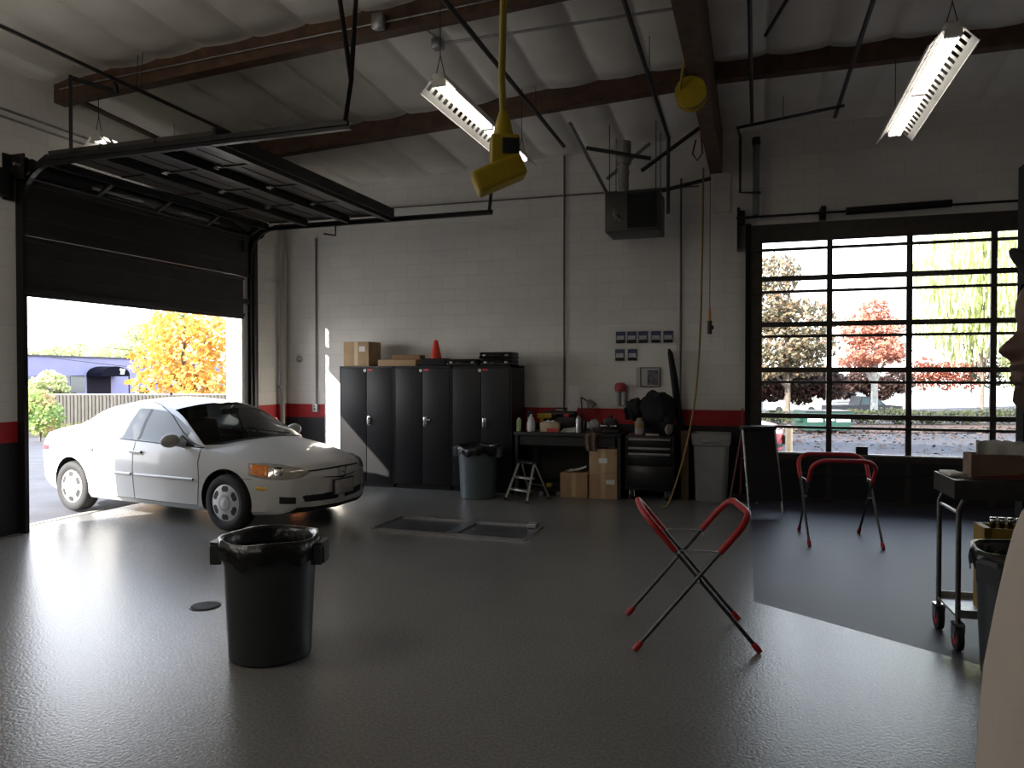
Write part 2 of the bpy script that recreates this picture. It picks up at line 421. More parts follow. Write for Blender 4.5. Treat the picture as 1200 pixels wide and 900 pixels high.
for y in (-.10, W + .02):
    MB().cyl((.14, y, 3.86), (.14, y + .07, 3.86), .085, n=18).cyl((.14, y - .012, 3.86), (.14, y, 3.86), .10, n=18).cyl((.14, y + .07, 3.86), (.14, y + .08, 3.86), .10, n=18).build('cable_drum', M_strut, d1)
    MB().box(0, .2, y - .06, y - .04, 3.72, 3.98).box(0, .02, y - .14, y - .02, 3.50, 3.98).box(0, .10, y - .24, y - .14, 3.52, 3.80).build('bearing_bracket', M_strut, d1)
for y0 in (.7, 2.1):
    c = []
    for k in range(0, 30 * 10 + 1): 
        a = 2 * PI * k / 10; c.append((.14 + .045 * math.cos(a), y0 + .75 * k / 300, 3.86 + .045 * math.sin(a)))
    MB().tube(c, .008, 5).build('torsion_spring', M_strut, d1)
# rail hangers of perforated angle
def bar(m, p, q, wd=.04): return m.tube([p, q], wd / 2 * 1.2, 4)
hg = MB(); bar(hg, (.80, -.12, 3.95), (.80, -.12, 4.72)); bar(hg, (.80, -.12, 4.70), (1.25, .02, 4.55)); bar(hg, (1.25, .02, 4.55), (1.36, -.1, 4.58))
hg.build('rail_hanger', M_strut, d1)
hg = MB(); bar(hg, (3.96, -.11, 3.93), (4.02, -.11, 4.28)); bar(hg, (4.02, -.11, 4.28), (3.92, -.15, 5.07)); bar(hg, (4.02, -.11, 4.28), (4.10, -.15, 5.07))
hg.build('rail_hanger', M_strut, d1)
hg = MB(); bar(hg, (3.94, W, 3.90), (3.98, W, 4.25)); bar(hg, (3.98, W, 4.25), (3.98, W, 4.9)); hg.build('rail_hanger', M_strut, d1)
hg = MB(); hg.tube([(1.55, W - .02, 3.86), (1.55, W - .02, 3.72), (1.40, W - .1, 3.74)], .014, 6); hg.build('door_stop', M_strut, d1)

# ------------------------------------------------------------------ glazed sectional door in the back wall
M_alu = mat('bronze_aluminium', (.055, .047, .040), .45, .3, .2, 10)
M_solid = mat('dark_door_panel', (.012, .012, .013), .5, 0, .2, 5)
d2 = empty('door_2', (0, YB, 0), kind='structure')
y0, y1 = -.075, -.03
zj = [0.0, .53, 1.13, 1.74, 2.345, 2.955, 3.56]
xc = [-.02, .92, 1.855, 2.785, 3.66]
lou = MB()
lou.box(-.06, .085, y0, y1, 0, 3.68).box(3.58, 3.70, y0, y1, 0, 3.68)
lou.build('end_stile', M_alu, d2)
for x in xc[1:4]: MB().box(x - .034, x + .034, y0, y1, .02, 3.56).build('mullion', M_alu, d2)
for k, z in enumerate(zj):
    a, b = (z, z + .035) if k == 0 else ((z - .033, z + .033) if k < 6 else (3.44, 3.68))
    if k == 1: a, b = .55, .64
    MB().box(.085, 3.58, y0 - .006, y1, a, b).build('rail', M_alu, d2)
MB().box(.085, 3.58, y0 - .02, y1 - .02, .63, .648).build('sill_strip', mat('pale_strip', (.6, .6, .55), .4), d2)
for z in (.985, 1.58, 2.185, 2.775, 3.335):
    MB().box(-.05, 3.68, y0 - .05, y0 - .004, z - .018, z + .018).build('strut', M_alu, d2)
MB().box(.085, 3.58, y0 + .008, y1 - .006, .03, .56).box(.085, 3.58, y0 - .012, y0 + .008, .36, .38).build('bottom_panel', M_solid, d2)
rows = [.64, 1.13, 1.74, 2.345, 2.955, 3.45]
for r in range(5):
    for c in range(4):
        x0 = xc[c] + (.105 if c == 0 else .034); x1 = xc[c + 1] - (.034 if c < 3 else .08)
        MB().box(x0, x1, -.055, -.049, rows[r] + .03, rows[r + 1] - .03).build('pane', M_glass, d2)
for x in (-.12, 3.70):
    MB().box(x, x + .06, -.10, 0, 0, 3.7).box(x - .01, x + .01, -.16, -.10, 0, 3.7).build('track', M_strut, d2)
MB().box(1.24, 1.38, y0 - .06, y0 - .02, .645, .75).build('latch', M_black, d2)
MB().cyl((-.25, -.15, 3.78), (3.9, -.15, 3.78), .016, n=8).build('torsion_shaft', M_strut, d2)
MB().cyl((1.1, -.15, 3.78), (2.3, -.15, 3.80), .05, n=12).build('torsion_spring', M_strut, d2)
MB().cyl((.8, -.15, 3.78), (.86, -.15, 3.78), .09, n=16).box(.79, .87, -.1, 0, 3.7, 3.85).build('bearing_bracket', M_strut, d2)
MB().cyl((-.22, -.15, 3.78), (-.14, -.15, 3.78), .10, n=16).box(-.24, -.2, -.25, 0, 3.35, 3.9).build('cable_drum', M_strut, d2)
struct(MB().box(.0, 3.66, YB - .02, YB + .02, 0, .02), 'trim_5', M_sill)
# ------------------------------------------------------------------ cars
M_paint_w = mat('white_car_paint', (.56, .56, .55), .32, 0, 0, coat=.6)
M_paint_r = mat('red_car_paint', (.45, .03, .05), .3, 0, 0, coat=.6)
M_cglass = glass_mat('car_glass', (.80, .84, .82))
M_sglass = glass_mat('dusty_side_glass', (.80, .84, .82))
_nt = M_sglass.node_tree; _o = [n for n in _nt.nodes if n.type == 'OUTPUT_MATERIAL'][0]; _s = _o.inputs[0].links[0].from_socket
_d = _nt.nodes.new('ShaderNodeBsdfDiffuse'); _d.inputs[0].default_value = (.85, .87, .88, 1); _m = _nt.nodes.new('ShaderNodeMixShader'); _m.inputs[0].default_value = .30
_nt.links.new(_s, _m.inputs[1]); _nt.links.new(_d.outputs[0], _m.inputs[2]); _nt.links.new(_m.outputs[0], _o.inputs[0])
M_trim = mat('black_car_trim', (.012, .012, .012), .5)
M_seat = mat('grey_seat_cloth', (.06, .058, .056), .85, 0, .2, 20)
M_lens = mat('headlight_lens', (.42, .39, .33), .12, .25, .15, 14, coat=1)
M_amber = mat('amber_lens', (.80, .22, .02), .2, 0, .2, 30, coat=1)
M_ambery = mat('yellow_marker_lens', (.75, .48, .05), .25, 0, .3, 60, coat=1)
M_hub = mat('silver_hubcap', (.62, .62, .63), .38, .55, .06, 12)
M_hubdark = mat('wheel_slot_dark', (.02, .02, .02), .7)
M_redlens = mat('red_lens', (.5, .02, .02), .2, 0, .1, 20, coat=1)
# make the inner faces of the shell dark like a headliner
for m in (M_paint_w, M_paint_r):
    nt = m.node_tree; b = nt.nodes['Principled BSDF']; out = nt.nodes['Material Output']
    g = nt.nodes.new('ShaderNodeNewGeometry'); mx = nt.nodes.new('ShaderNodeMixShader'); d = nt.nodes.new('ShaderNodeBsdfDiffuse')
    d.inputs['Color'].default_value = (.05, .048, .045, 1)
    nt.links.new(g.outputs['Backfacing'], mx.inputs[0]); nt.links.new(b.outputs[0], mx.inputs[1]); nt.links.new(d.outputs[0], mx.inputs[2]); nt.links.new(mx.outputs[0], out.inputs[0])

K_zb = [(0, .265), (.03, .225), (.1, .20), (.25, .19), (.5, .18), (3.6, .19), (4.1, .24), (4.3, .30), (4.44, .44)]
K_zt = [(0, .58), (.02, .635), (.06, .69), (.12, .725), (.25, .765), (.5, .83), (.8, .895), (1.05, .94), (1.14, .965), (1.3, 1.065), (1.5, 1.19), (1.7, 1.30), (1.9, 1.378), (2.15, 1.425), (2.5, 1.44), (2.8, 1.425), (3.1, 1.385), (3.3, 1.335), (3.5, 1.25), (3.7, 1.145), (3.84, 1.075), (3.95, 1.06), (4.15, 1.05), (4.32, 1.025), (4.39, .97), (4.42, .88), (4.44, .60)]
K_w = [(0, .60), (.03, .66), (.1, .735), (.25, .79), (.5, .825), (.9, .848), (1.5, .857), (3.0, .857), (3.6, .845), (4.1, .81), (4.3, .76), (4.4, .71), (4.44, .63)]
K_bz = [(0, .57), (.02, .62), (.06, .665), (.12, .69), (.25, .72), (.5, .775), (.8, .83), (1.05, .865), (1.3, .89), (2, .925), (3, .965), (3.5, .985), (4.0, .985), (4.3, .95), (4.39, .89), (4.42, .82), (4.44, .59)]
K_by = [(0, .56), (.03, .60), (.1, .655), (.25, .70), (.5, .735), (.9, .76), (1.3, .785), (2, .80), (3, .79), (3.6, .765), (4.1, .72), (4.3, .68), (4.44, .58)]
K_rz = [(1.10, .90), (1.16, .92), (1.3, 1.00), (1.5, 1.115), (1.7, 1.225), (1.9, 1.305), (2.1, 1.345), (2.5, 1.365), (2.9, 1.345), (3.1, 1.31), (3.3, 1.245), (3.5, 1.155), (3.7, 1.06), (3.85, 1.0), (3.95, .99)]
K_ry = [(1.10, .775), (1.3, .725), (1.5, .675), (1.9, .595), (2.2, .57), (2.6, .565), (3.0, .575), (3.4, .62), (3.8, .69), (3.95, .70)]
K_bend = [(0, .34), (.3, .30), (.8, .20), (1.1, .17), (1.5, .15), (1.9, .10), (2.3, 0), (2.8, 0), (3.1, -.06), (3.5, -.14), (3.85, -.16), (4.2, -.16), (4.44, -.2)]
NR = 20
def low(z): return z if z < .70 else .70 + (z - .70) * .945
def car_ring(u):
    zb, zt, w, bz, by = (interp(k, u) for k in (K_zb, K_zt, K_w, K_bz, K_by)); zt, bz = low(zt), low(bz)
    cab = sstep(1.06, 1.16, u) * (1 - sstep(3.84, 3.95, u)); h = bz - zb
    pts = [(0, zb), (.6 * w, zb), (.92 * w, zb + .01), (.972 * w, zb + .09 * h), (.992 * w, zb + .35 * h), (w, zb + .58 * h), (.99 * w, zb + .80 * h), (by + .35 * (w - by), zb + .935 * h), (by, bz)]
    rz, ry = low(interp(K_rz, u)), interp(K_ry, u)
    for k in range(1, 12):
        # open deck (bonnet or boot)
        t = k / 11; hy, hz = by * (1 - t), bz + (zt - bz) * (1 - (1 - t) ** 2.2)
        if k <= 4:    # side glass to rail
            q = (0, .06, .46, .87, 1.0)[k]; cy, cz = by - .022 + (ry - by + .022) * q + .02 * math.sin(PI * q), bz + .012 + (rz - bz - .012) * q
        else:
            q = (k - 4) / 7; cy, cz = ry * (1 - q), rz + (zt - rz) * (1 - (1 - q) ** 1.9)
        pts.append((hy + (cy - hy) * cab, hz + (cz - hz) * cab))
    return pts
def car_body_mesh(paint):
    us = [0, .012, .03, .06, .09, .13, .18, .24] + [.30 + .05 * k for k in range(79)] + [4.24, 4.28, 4.32, 4.355, 4.385, 4.41, 4.428, 4.44]
    vs, fs, mi = [], [], []
    full = 2 * NR - 2
    def X(u, y): return 2.21 - (u + interp(K_bend, u) * (y / .85) ** 2)
    for u in us:
        r = car_ring(u)
        loop = [(y, z) for y, z in r] + [(-y, z) for y, z in r[-2:0:-1]]
        vs += [(X(u, y), y, z) for y, z in loop]
    n = full
    for i in range(len(us) - 1):
        um = (us[i] + us[i + 1]) / 2
        for j in range(n):
            fs.append((i * n + j, i * n + (j + 1) % n, (i + 1) * n + (j + 1) % n, (i + 1) * n + j))
            jj = j if j < NR - 1 else n - 1 - j     # mirrored strip index
            m = 0
            if jj <= 1: m = 4
            elif 8 <= jj <= 10 and 1.45 < um < 3.20:
                m = 1
                if jj == 11 and False: m = 0
                if 2.31 < um < 2.355: m = 4
            elif jj >= 12 and 1.17 < um < 1.92: m = 2
            elif jj >= 12 and 3.13 < um < 3.80: m = 3
            elif jj >= 12 and 1.10 < um < 1.17: m = 4
            mi.append(m)
    for base in (0, (len(us) - 1) * n):
        for j in range(NR - 1):
            a, b_ = j, j + 1
            def L(k): return k
            def Rr(k): return (n - k) % n
            # fill each half between bottom and top points of the same ring
        for half in (0, 1):
            seq = list(range(0, NR)) if half == 0 else [(n - k) % n for k in range(0, NR)]
            for k in range((NR - 1) // 2):
                q = [seq[k], seq[k + 1], seq[NR - 2 - k], seq[NR - 1 - k]]
                if len(set(q)) == 4: fs.append(tuple(base + x for x in q)); mi.append(0)
                elif len(set(q)) == 3:
                    qq = []
                    for x in q:
                        if x not in qq: qq.append(x)
                    fs.append(tuple(base + x for x in qq)); mi.append(0)
    me = bpy.data.meshes.new('car_shell'); me.from_pydata(vs, [], fs)
    for m in (paint, M_cglass, M_cglass, M_cglass, M_trim): me.materials.append(m)
    me.polygons.foreach_set('material_index', mi)
    bm = bmesh.new(); bm.from_mesh(me); bmesh.ops.remove_doubles(bm, verts=bm.verts[:], dist=1e-5); bmesh.ops.recalc_face_normals(bm, faces=bm.faces[:]); bm.to_mesh(me); bm.free()
    return me
FAX, RAX, AXZ = 2.21 - .90, 2.21 - 3.52, .308
def build_car_shell(paint):
    me = car_body_mesh(paint)
    o = bpy.data.objects.new('car_shell_tmp', me); COL.objects.link(o)
    cut = MB()
    for x in (FAX, RAX):
        for s in (-1, 1): cut.cyl((x, s * .56, AXZ + .02), (x, s * 1.1, AXZ + .02), .345, n=40, mi=4)
    cm = cut.mesh('cut', [paint, M_cglass, M_cglass, M_cglass, M_trim])
    co = bpy.data.objects.new('cut_tmp', cm); COL.objects.link(co)
    md = o.modifiers.new('b', 'BOOLEAN'); md.object = co; md.operation = 'DIFFERENCE'; md.solver = 'EXACT'
    dg = bpy.context.evaluated_depsgraph_get(); dg.update()
    me2 = bpy.data.meshes.new_from_object(o.evaluated_get(dg))
    bvh_src = MB(); 
    bv = BVHTree.FromPolygons([v.co.copy() for v in me.vertices], [tuple(p.vertices) for p in me.polygons])
    bpy.data.objects.remove(o); bpy.data.objects.remove(co)
    return me2, bv
def sub_mesh(me, name, idx_test, mats, remap):
    bm = bmesh.new(); bm.from_mesh(me)
    bmesh.ops.delete(bm, geom=[f for f in bm.faces if not idx_test(f)], context='FACES')
    for f in bm.faces: f.material_index = remap(f.material_index); f.smooth = True
    m = bpy.data.meshes.new(name); bm.to_mesh(m); bm.free()
    for x in mats: m.materials.append(x)
    m.set_sharp_from_angle(angle=math.radians(32)); return m
def patch(bv, top, bot, d, rows=8, cols=14, off=.006, mi=0, mb=None):
    """a thin piece lying on the body: ruled between two outlines, laid onto the shell along direction d"""
    mb = mb or MB(); d = Vector(d).normalized()
    def pl(poly, t):
        t *= len(poly) - 1; i = min(int(t), len(poly) - 2); return Vector(poly[i]).lerp(Vector(poly[i + 1]), t - i)
    def fn(u, v):
        p = pl(bot, u).lerp(pl(top, u), v)
        hit, nrm, _, _ = bv.ray_cast(p - d * 3, d)
        if hit is None: hit, nrm, _, _ = bv.find_nearest(p)
        if nrm.dot(d) > 0: nrm = -nrm
        e = min(u, 1 - u, v, 1 - v); return hit + nrm * (off if e > 1e-6 else .001)
    return mb.grid(cols, rows, fn, mi)
def body_line(mb, bv, pts, d, r=.004, n=24, off=0.0):
    d = Vector(d).normalized(); out = []
    for i in range(n + 1):
        t = i / n * (len(pts) - 1); k = min(int(t), len(pts) - 2); p = Vector(pts[k]).lerp(Vector(pts[k + 1]), t - k)
        hit, nrm, _, _ = bv.ray_cast(p - d * 3, d)
        if hit is None: continue
        if nrm.dot(d) > 0: nrm = -nrm
        out.append(hit + nrm * off)
    if len(out) > 1: mb.tube(out, r, 6)
    return mb
def wheel_meshes():
    t = MB()   # tyre lying along y, outer face at -y
    prof = [(.195, -.085), (.215, -.098), (.27, -.10), (.297, -.085), (.307, -.06), (.308, 0), (.307, .06), (.297, .085), (.27, .10), (.215, .098), (.195, .085)]
    t.lathe(prof, 40, M=Matrix.Rotation(-PI / 2, 4, 'X') @ Matrix.Scale(1, 4))
    h = MB()
    def fn(u, v):
        a = u * 2 * PI; r = .045 + v * .155
        return None
    # hubcap: disc with six rounded slots and raised centre
    NA, NRR = 96, 14; vs = []; ff = []; mi = []
    for i in range(NRR + 1):
        r = .002 + .210 * i / NRR
        for j in range(NA):
            y = -.085 - .022 * math.cos(min(1, r / .212) * PI / 2) + (.010 if r > .203 else 0)
            vs.append((r * math.cos(2 * PI * j / NA), y, r * math.sin(2 * PI * j / NA)))
    for i in range(NRR):
        for j in range(NA):
            rm = (.002 + .210 * (i + .5) / NRR) * .943; am = ((j + .5) / NA * 6) % 1.0
            slot = .118 < rm < .172 and abs(am - .5) < .32 - (.07 if rm < .130 or rm > .160 else 0)
            ring = .055 < rm < .085
            vs_idx = (i * NA + j, i * NA + (j + 1) % NA, (i + 1) * NA + (j + 1) % NA, (i + 1) * NA + j)
            ff.append(vs_idx); mi.append(1 if slot else (2 if ring else 0))
    for q, m_ in zip(ff, mi): h.f.append(q); h.sm.append(True); h.mi.append(m_)
    h.v = vs
    c = MB(); c.lathe([(.050, -.004), (.048, .004), (.03, .008), (.002, .009)], 28, M=T(0, -.100, 0) @ Matrix.Rotation(PI / 2, 4, 'X'))
    return t, h, c
def make_car(name, label, paint, loc, rz, detail=True):
    root = empty(name, loc, rz, label, 'car')
    me, bv = build_car_shell(paint)
    def link(n, m, p=root):
        o = bpy.data.objects.new(n, m); COL.objects.link(o); o.parent = p; return o
    link('body', sub_mesh(me, 'body', lambda f: f.material_index in (0, 4), [paint, M_trim], lambda i: 0 if i == 0 else 1))
    g = [M_cglass]
    link('windshield', sub_mesh(me, 'windshield', lambda f: f.material_index == 2, g, lambda i: 0))
    link('rear_window', sub_mesh(me, 'rear_window', lambda f: f.material_index == 3, g, lambda i: 0))
    for s in (-1, 1):
        for nm, lo, hi in (('front_side_window', -.12, 3), ('rear_side_window', -3, -.12)):
            link(nm, sub_mesh(me, nm, lambda f, s=s, lo=lo, hi=hi: f.material_index == 1 and f.calc_center_median().y * s > 0 and lo < f.calc_center_median().x < hi, [M_sglass], lambda i: 0))
    t, h, c = wheel_meshes(); tm = t.mesh('tyre', M_rubber); hm = h.mesh('hubcap', [M_hub, M_hubdark, M_galv]); cm = c.mesh('hub_centre', M_hub)
    for x in (FAX, RAX):
        for s in (-1, 1):
            wr = link('wheel', tm); wr.location = (x, s * .735, AXZ)
            if s > 0: wr.rotation_euler = (0, 0, PI)
            for n, m in (('hubcap', hm), ('hub_centre', cm)): link(n, m, wr)
    # cabin
    for y in (-.36, .36):
        st = MB(); st.rbox(-.30, .24, y - .25, y + .25, .30, .52, .06, 3)
        Mb = T(-.28, y, .50) @ Matrix.Rotation(-.28, 4, 'Y')
        st.rbox(-.09, .07, -.24, .24, 0, .62, .07, 3, 0, Mb)
        so = st.build('front_seat', M_seat, root)
        MB().rbox(-.07, .05, -.13, .13, .63, .83, .05, 3, 0, Mb).cyl(Mb @ Vector((0, -.06, .55)), Mb @ Vector((0, -.06, .68)), .01).cyl(Mb @ Vector((0, .06, .55)), Mb @ Vector((0, .06, .68)), .01).build('headrest', M_seat, so)
    MB().rbox(-1.18, -.72, -.62, .62, .30, .55, .06, 3).rbox(-.14, .0, -.62, .62, 0, .58, .06, 3, 0, T(-1.18, 0, .5) @ Matrix.Rotation(-.35, 4, 'Y')).build('rear_bench', M_seat, root)
    MB().prism([(.46, .60), (.55, .84), (.72, .895), (.96, .885), (1.0, .70), (.9, .55)], -.70, .70, 'y').build('dashboard', M_blackmatte, root)
    MB().box(-1.25, 1.0, -.72, .72, .24, .27).build('cabin_floor', M_blackmatte, root)
    Ms = T(.38, .36, .84) @ Matrix.Rotation(-1.12, 4, 'Y')
    sw = MB(); sw.tube([Ms @ Vector((.185 * math.cos(a * PI / 16), .185 * math.sin(a * PI / 16), 0)) for a in range(32)], .014, 8, closed=True)
    for a in (0, 2.1, 4.2): sw.tube([Ms @ Vector((0, 0, 0)), Ms @ Vector((.18 * math.cos(a), .18 * math.sin(a), 0))], .015, 6)
    sw.ball(Ms @ Vector((0, 0, 0)), .05); sw.tube([Ms @ Vector((0, 0, 0)), (.62, .36, .74)], .025, 8); sw.build('steering_wheel', M_blackmatte, root)
    MB().rbox(.48, .51, -.12, .12, 1.20, 1.27, .012, 2).tube([(.5, 0, 1.26), (.56, 0, 1.31)], .008, 6).build('rear_view_mirror', M_black, root)
    # lamps and nose details
    for s in (-1, 1):
        dr = (-.72, -s * .69, 0)
        top = [(2.0, s * .30, .640), (1.98, s * .44, .690), (1.9, s * .60, .722), (1.80, s * .73, .738), (1.62, s * .80, .742)]
        bot = [(2.0, s * .30, .628), (1.98, s * .42, .585), (1.9, s * .60, .572), (1.80, s * .73, .582), (1.62, s * .80, .615)]
        hl = patch(bv, top, bot, dr, 10, 22, .010).build('headlight', M_lens, root)
        lerp = lambda P, t: Vector(P[int(t)]).lerp(Vector(P[min(int(t) + 1, len(P) - 1)]), t - int(t))
        def seg(P, a, b): return [lerp(P, a + (b - a) * k / 4) for k in range(5)]
        patch(bv, [p - Vector((0, 0, .008)) for p in seg(top, 2.75, 3.9)], [p + Vector((0, 0, .008)) for p in seg(bot, 2.75, 3.9)], dr, 8, 10, .016).build('turn_signal', M_amber, hl)
        patch(bv, [p - Vector((0, 0, .02)) for p in seg(top, 1.9, 2.6)], [p + Vector((0, 0, .02)) for p in seg(bot, 1.9, 2.6)], dr, 8, 10, .015).build('lamp_reflector', M_chrome, hl)
        patch(bv, [(1.83, s * .80, .500), (1.78, s * .80, .507), (1.71, s * .80, .500)], [(1.83, s * .80, .468), (1.78, s * .80, .460), (1.71, s * .80, .472)], (0, -s, 0), 5, 9, .008).build('side_marker', M_ambery, root)
        patch(bv, [(2.1, s * .60, .385), (2.0, s * .74, .40)], [(2.1, s * .60, .315), (2.0, s * .74, .325)], dr, 6, 10, .004).build('fog_lamp_recess', M_blackmatte, root)
        # mirrors
        mm = MB(); mm.ball((.62, s * .955, .955), (.07, .115, .075), 20, 12); mm.tube([(.66, s * .80, .90), (.64, s * .90, .93)], .035, 8)
        mo = mm.build('door_mirror', paint if s > 0 else mat('mirror_housing', (.34, .33, .31), .45), root)
        MB().prism([(.80, .882), (.52, .90), (.50, .94), (.60, 1.0)], s * .768, s * .79, 'y').build('mirror_base', M_trim, mo)
        dn = (0, -s, 0)
        gap = MB(); Y = s
        body_line(gap, bv, [(.90, Y, .25), (.94, Y, .55), (.90, Y, .86)], dn)
        body_line(gap, bv, [(-.13, Y, .25), (-.14, Y, .60), (-.14, Y, .90)], dn)
        body_line(gap, bv, [(-.98, Y, .92), (-.99, Y, .75), (-.85, Y, .55), (-.80, Y, .25)], dn)
        body_line(gap, bv, [(.90, Y, .25), (-.80, Y, .25)], dn)
        body_line(gap, bv, [(1.66, Y, .58), (1.45, Y, .575), (1.30, Y, .66)], dn, .003)
        body_line(gap, bv, [(.92, Y, .875), (-.15, Y, .918), (-1.2, Y, .957)], dn, .006, 30, .004)
        body_line(gap, bv, [(.80, Y, .90), (.55, Y, 1.03), (.25, Y, 1.22), (.0, Y, 1.32), (-.25, Y, 1.35), (-.7, Y, 1.335), (-1.05, Y, 1.22), (-1.22, Y, 1.10)], dn, .006, 40, .003)
        gap.build('panel_gap', M_trim, root)
        mo = MB(); body_line(mo, bv, [(.86, Y, .535), (-.10, Y, .535)], dn, .017, 24, .004); body_line(mo, bv, [(-.17, Y, .535), (-.80, Y, .535)], dn, .017, 20, .004)
        mo.build('side_moulding', paint, root)
        for x in (.02, -.86):
            hd = MB(); body_line(hd, bv, [(x, Y, .79), (x - .19, Y, .79)], dn, .016, 8, .018); body_line(hd, bv, [(x + .01, Y, .768), (x - .2, Y, .768)], dn, .006, 8, .004)
            hd.build('door_handle', paint, root)
        patch(bv, [(-2.0, s * .50, .90), (-1.95, s * .68, .90), (-1.8, s * .8, .88)], [(-2.0, s * .50, .72), (-1.95, s * .68, .72), (-1.8, s * .8, .74)], (.8, -s * .6, 0), 6, 10, .008).build('tail_light', M_redlens, root)
    front = (-1, 0, 0)
    patch(bv, [(2.2, -.42, .655), (2.2, 0, .668), (2.2, .42, .655)], [(2.2, -.42, .640), (2.2, 0, .650), (2.2, .42, .640)], front, 5, 22, .008).build('bonnet_gap', M_blackmatte, root)
    patch(bv, [(2.2, -.27, .575), (2.2, 0, .556), (2.2, .27, .575)], [(2.2, -.27, .568), (2.2, 0, .535), (2.2, .27, .568)], front, 6, 22, .008).build('grille', M_blackmatte, root)
    patch(bv, [(2.2, -.50, .395), (2.2, -.05, .40)], [(2.2, -.47, .322), (2.2, -.05, .315)], front, 8, 16, .010).build('bumper_intake', M_blackmatte, root)
    patch(bv, [(2.2, .05, .40), (2.2, .50, .395)], [(2.2, .05, .315), (2.2, .47, .322)], front, 8, 16, .010).build('bumper_intake', M_blackmatte, root)
    lip = MB(); body_line(lip, bv, [(2.2, -.58, .225), (2.2, 0, .235), (2.2, .58, .225)], front, .008, 24, .002); lip.build('bumper_lip', M_trim, root)
    # badge: upright letter shape in a rounded surround
    xb = bv.ray_cast(Vector((4, 0, .605)), Vector((-1, 0, 0)))[0].x + .004
    bd = MB(); K = lambda y, z: (xb + .004, y * 1.35, .607 + (z - .607) * 1.25)
    bd.tube([K(-.052, .645), K(-.040, .572), K(.040, .572), K(.052, .645)], .007, 6, closed=True)
    bd.tube([K(-.032, .638), K(-.024, .58)], .009, 6).tube([K(.032, .638), K(.024, .58)], .009, 6).tube([K(-.028, .607), K(.028, .607)], .009, 6)
    bd.build('badge', M_chrome, root)
    xp = bv.ray_cast(Vector((4, 0, .46)), Vector((-1, 0, 0)))[0].x
    lp = MB().box(xp, xp + .03, -.165, .165, .365, .535).build('plate_bracket', M_trim, root)
    MB().rbox(xp + .03, xp + .038, -.152, .152, .37, .522, .003, 1).build('license_plate', mat('plate_face', (.40, .38, .37), .5, 0, .25, 22), lp)
    wp = MB(); wp.tube([(1.02, .45, .955), (.88, .05, 1.02), (.80, -.25, 1.05)], .007, 6).tube([(1.05, -.1, .96), (.92, -.42, .99), (.86, -.58, 1.0)], .007, 6); wp.build('wiper', M_trim, root)
    MB().tube([(-.55, .0, 1.42), (-.60, 0, 1.46), (-.72, 0, 1.52)], .006, 6).cyl((-.55, 0, 1.42), (-.55, 0, 1.45), .02).build('antenna', M_trim, root)
    return root
make_car('car', 'white four-door sedan nosing in through the raised overhead door', M_paint_w, (-6.557, 7.585, 0), math.radians(-8.5))
make_car('car', 'red car parked outside just past the edge of the glazed door', M_paint_r, (-1.70, 14.95, 0), 0)
# ------------------------------------------------------------------ round bins
M_bin = mat('grey_bin_plastic', (.085, .105, .113), .42, 0, .12, 8, .05, 60)
M_bindark = mat('dark_grey_bin_plastic', (.034, .040, .044), .42, 0, .12, 8, .05, 60)
M_liner = mat('black_liner', (.008, .008, .009), .25, 0, .2, 30, .5, 35)
def make_bin(loc, rz, label, m, liner=True, grp=None):
    r = empty('trash_bin', loc, rz, label, 'trash bin', grp)
    b = MB()
    b.lathe([(.001, .0), (.228, .0), (.240, .012), (.243, .10), (.268, .60), (.270, .615), (.283, .62), (.285, .70), (.272, .705), (.262, .69), (.232, .03), (.001, .025)], 48)
    b.build('bin_body', m, r, sharp=40)
    for s in (-1, 1):
        h = MB(); h.prism([(.275, -.085), (.335, -.065), (.345, .065 - .02), (.335, .065), (.275, .085)], .66, .69).box(.315, .342, -.06, .06, .565, .665).box(.27, .33, -.085, -.065, .56, .67).box(.27, .33, .065, .085, .56, .67)
        if s < 0: h.v = [(-x, -y, z) for x, y, z in h.v]
        h.build('handle', m, r)
    if liner:
        l = MB(); n = 64; vs = []
        prof = [(.232, .30), (.240, .45), (.246, .62), (.252, .70), (.272, .722), (.288, .722), (.297, .66), (.293, .60)]
        for i, (rr, z) in enumerate(prof):
            for j in range(n):
                a = 2 * PI * j / n
                k = .006 * math.sin(a * 17 + i) + .004 * math.sin(a * 29 + 2 * i)
                dz = (.022 * math.sin(a * 5 + 1) + .014 * math.sin(a * 11)) if i >= 6 else .006 * math.sin(a * 4)
                rad = rr + (k if i not in (3, 4) else k * .25)
                if i > 4: rad = max(rad, .289)
                vs.append((rad * math.cos(a), rad * math.sin(a), z + dz))
        fs = [(i * n + j, i * n + (j + 1) % n, (i + 1) * n + (j + 1) % n, (i + 1) * n + j) for i in range(len(prof) - 1) for j in range(n)]
        l.add(vs, fs, True); l.lathe([(.001, .3), (.12, .31), (.232, .30)], 24); l.build('liner', M_liner, r)
    return r
make_bin((-2.785, 3.80, 0), math.radians(18), 'dark round trash bin with black liner standing alone on the grey floor', M_bindark)
make_bin((-3.60, 9.50, 0), math.radians(5), 'blue-grey round trash bin standing in front of the black metal cabinets', M_bin)
make_bin((1.46, 4.78, 0), math.radians(40), 'round trash bin beside the tool cart, partly behind the person', M_bindark)
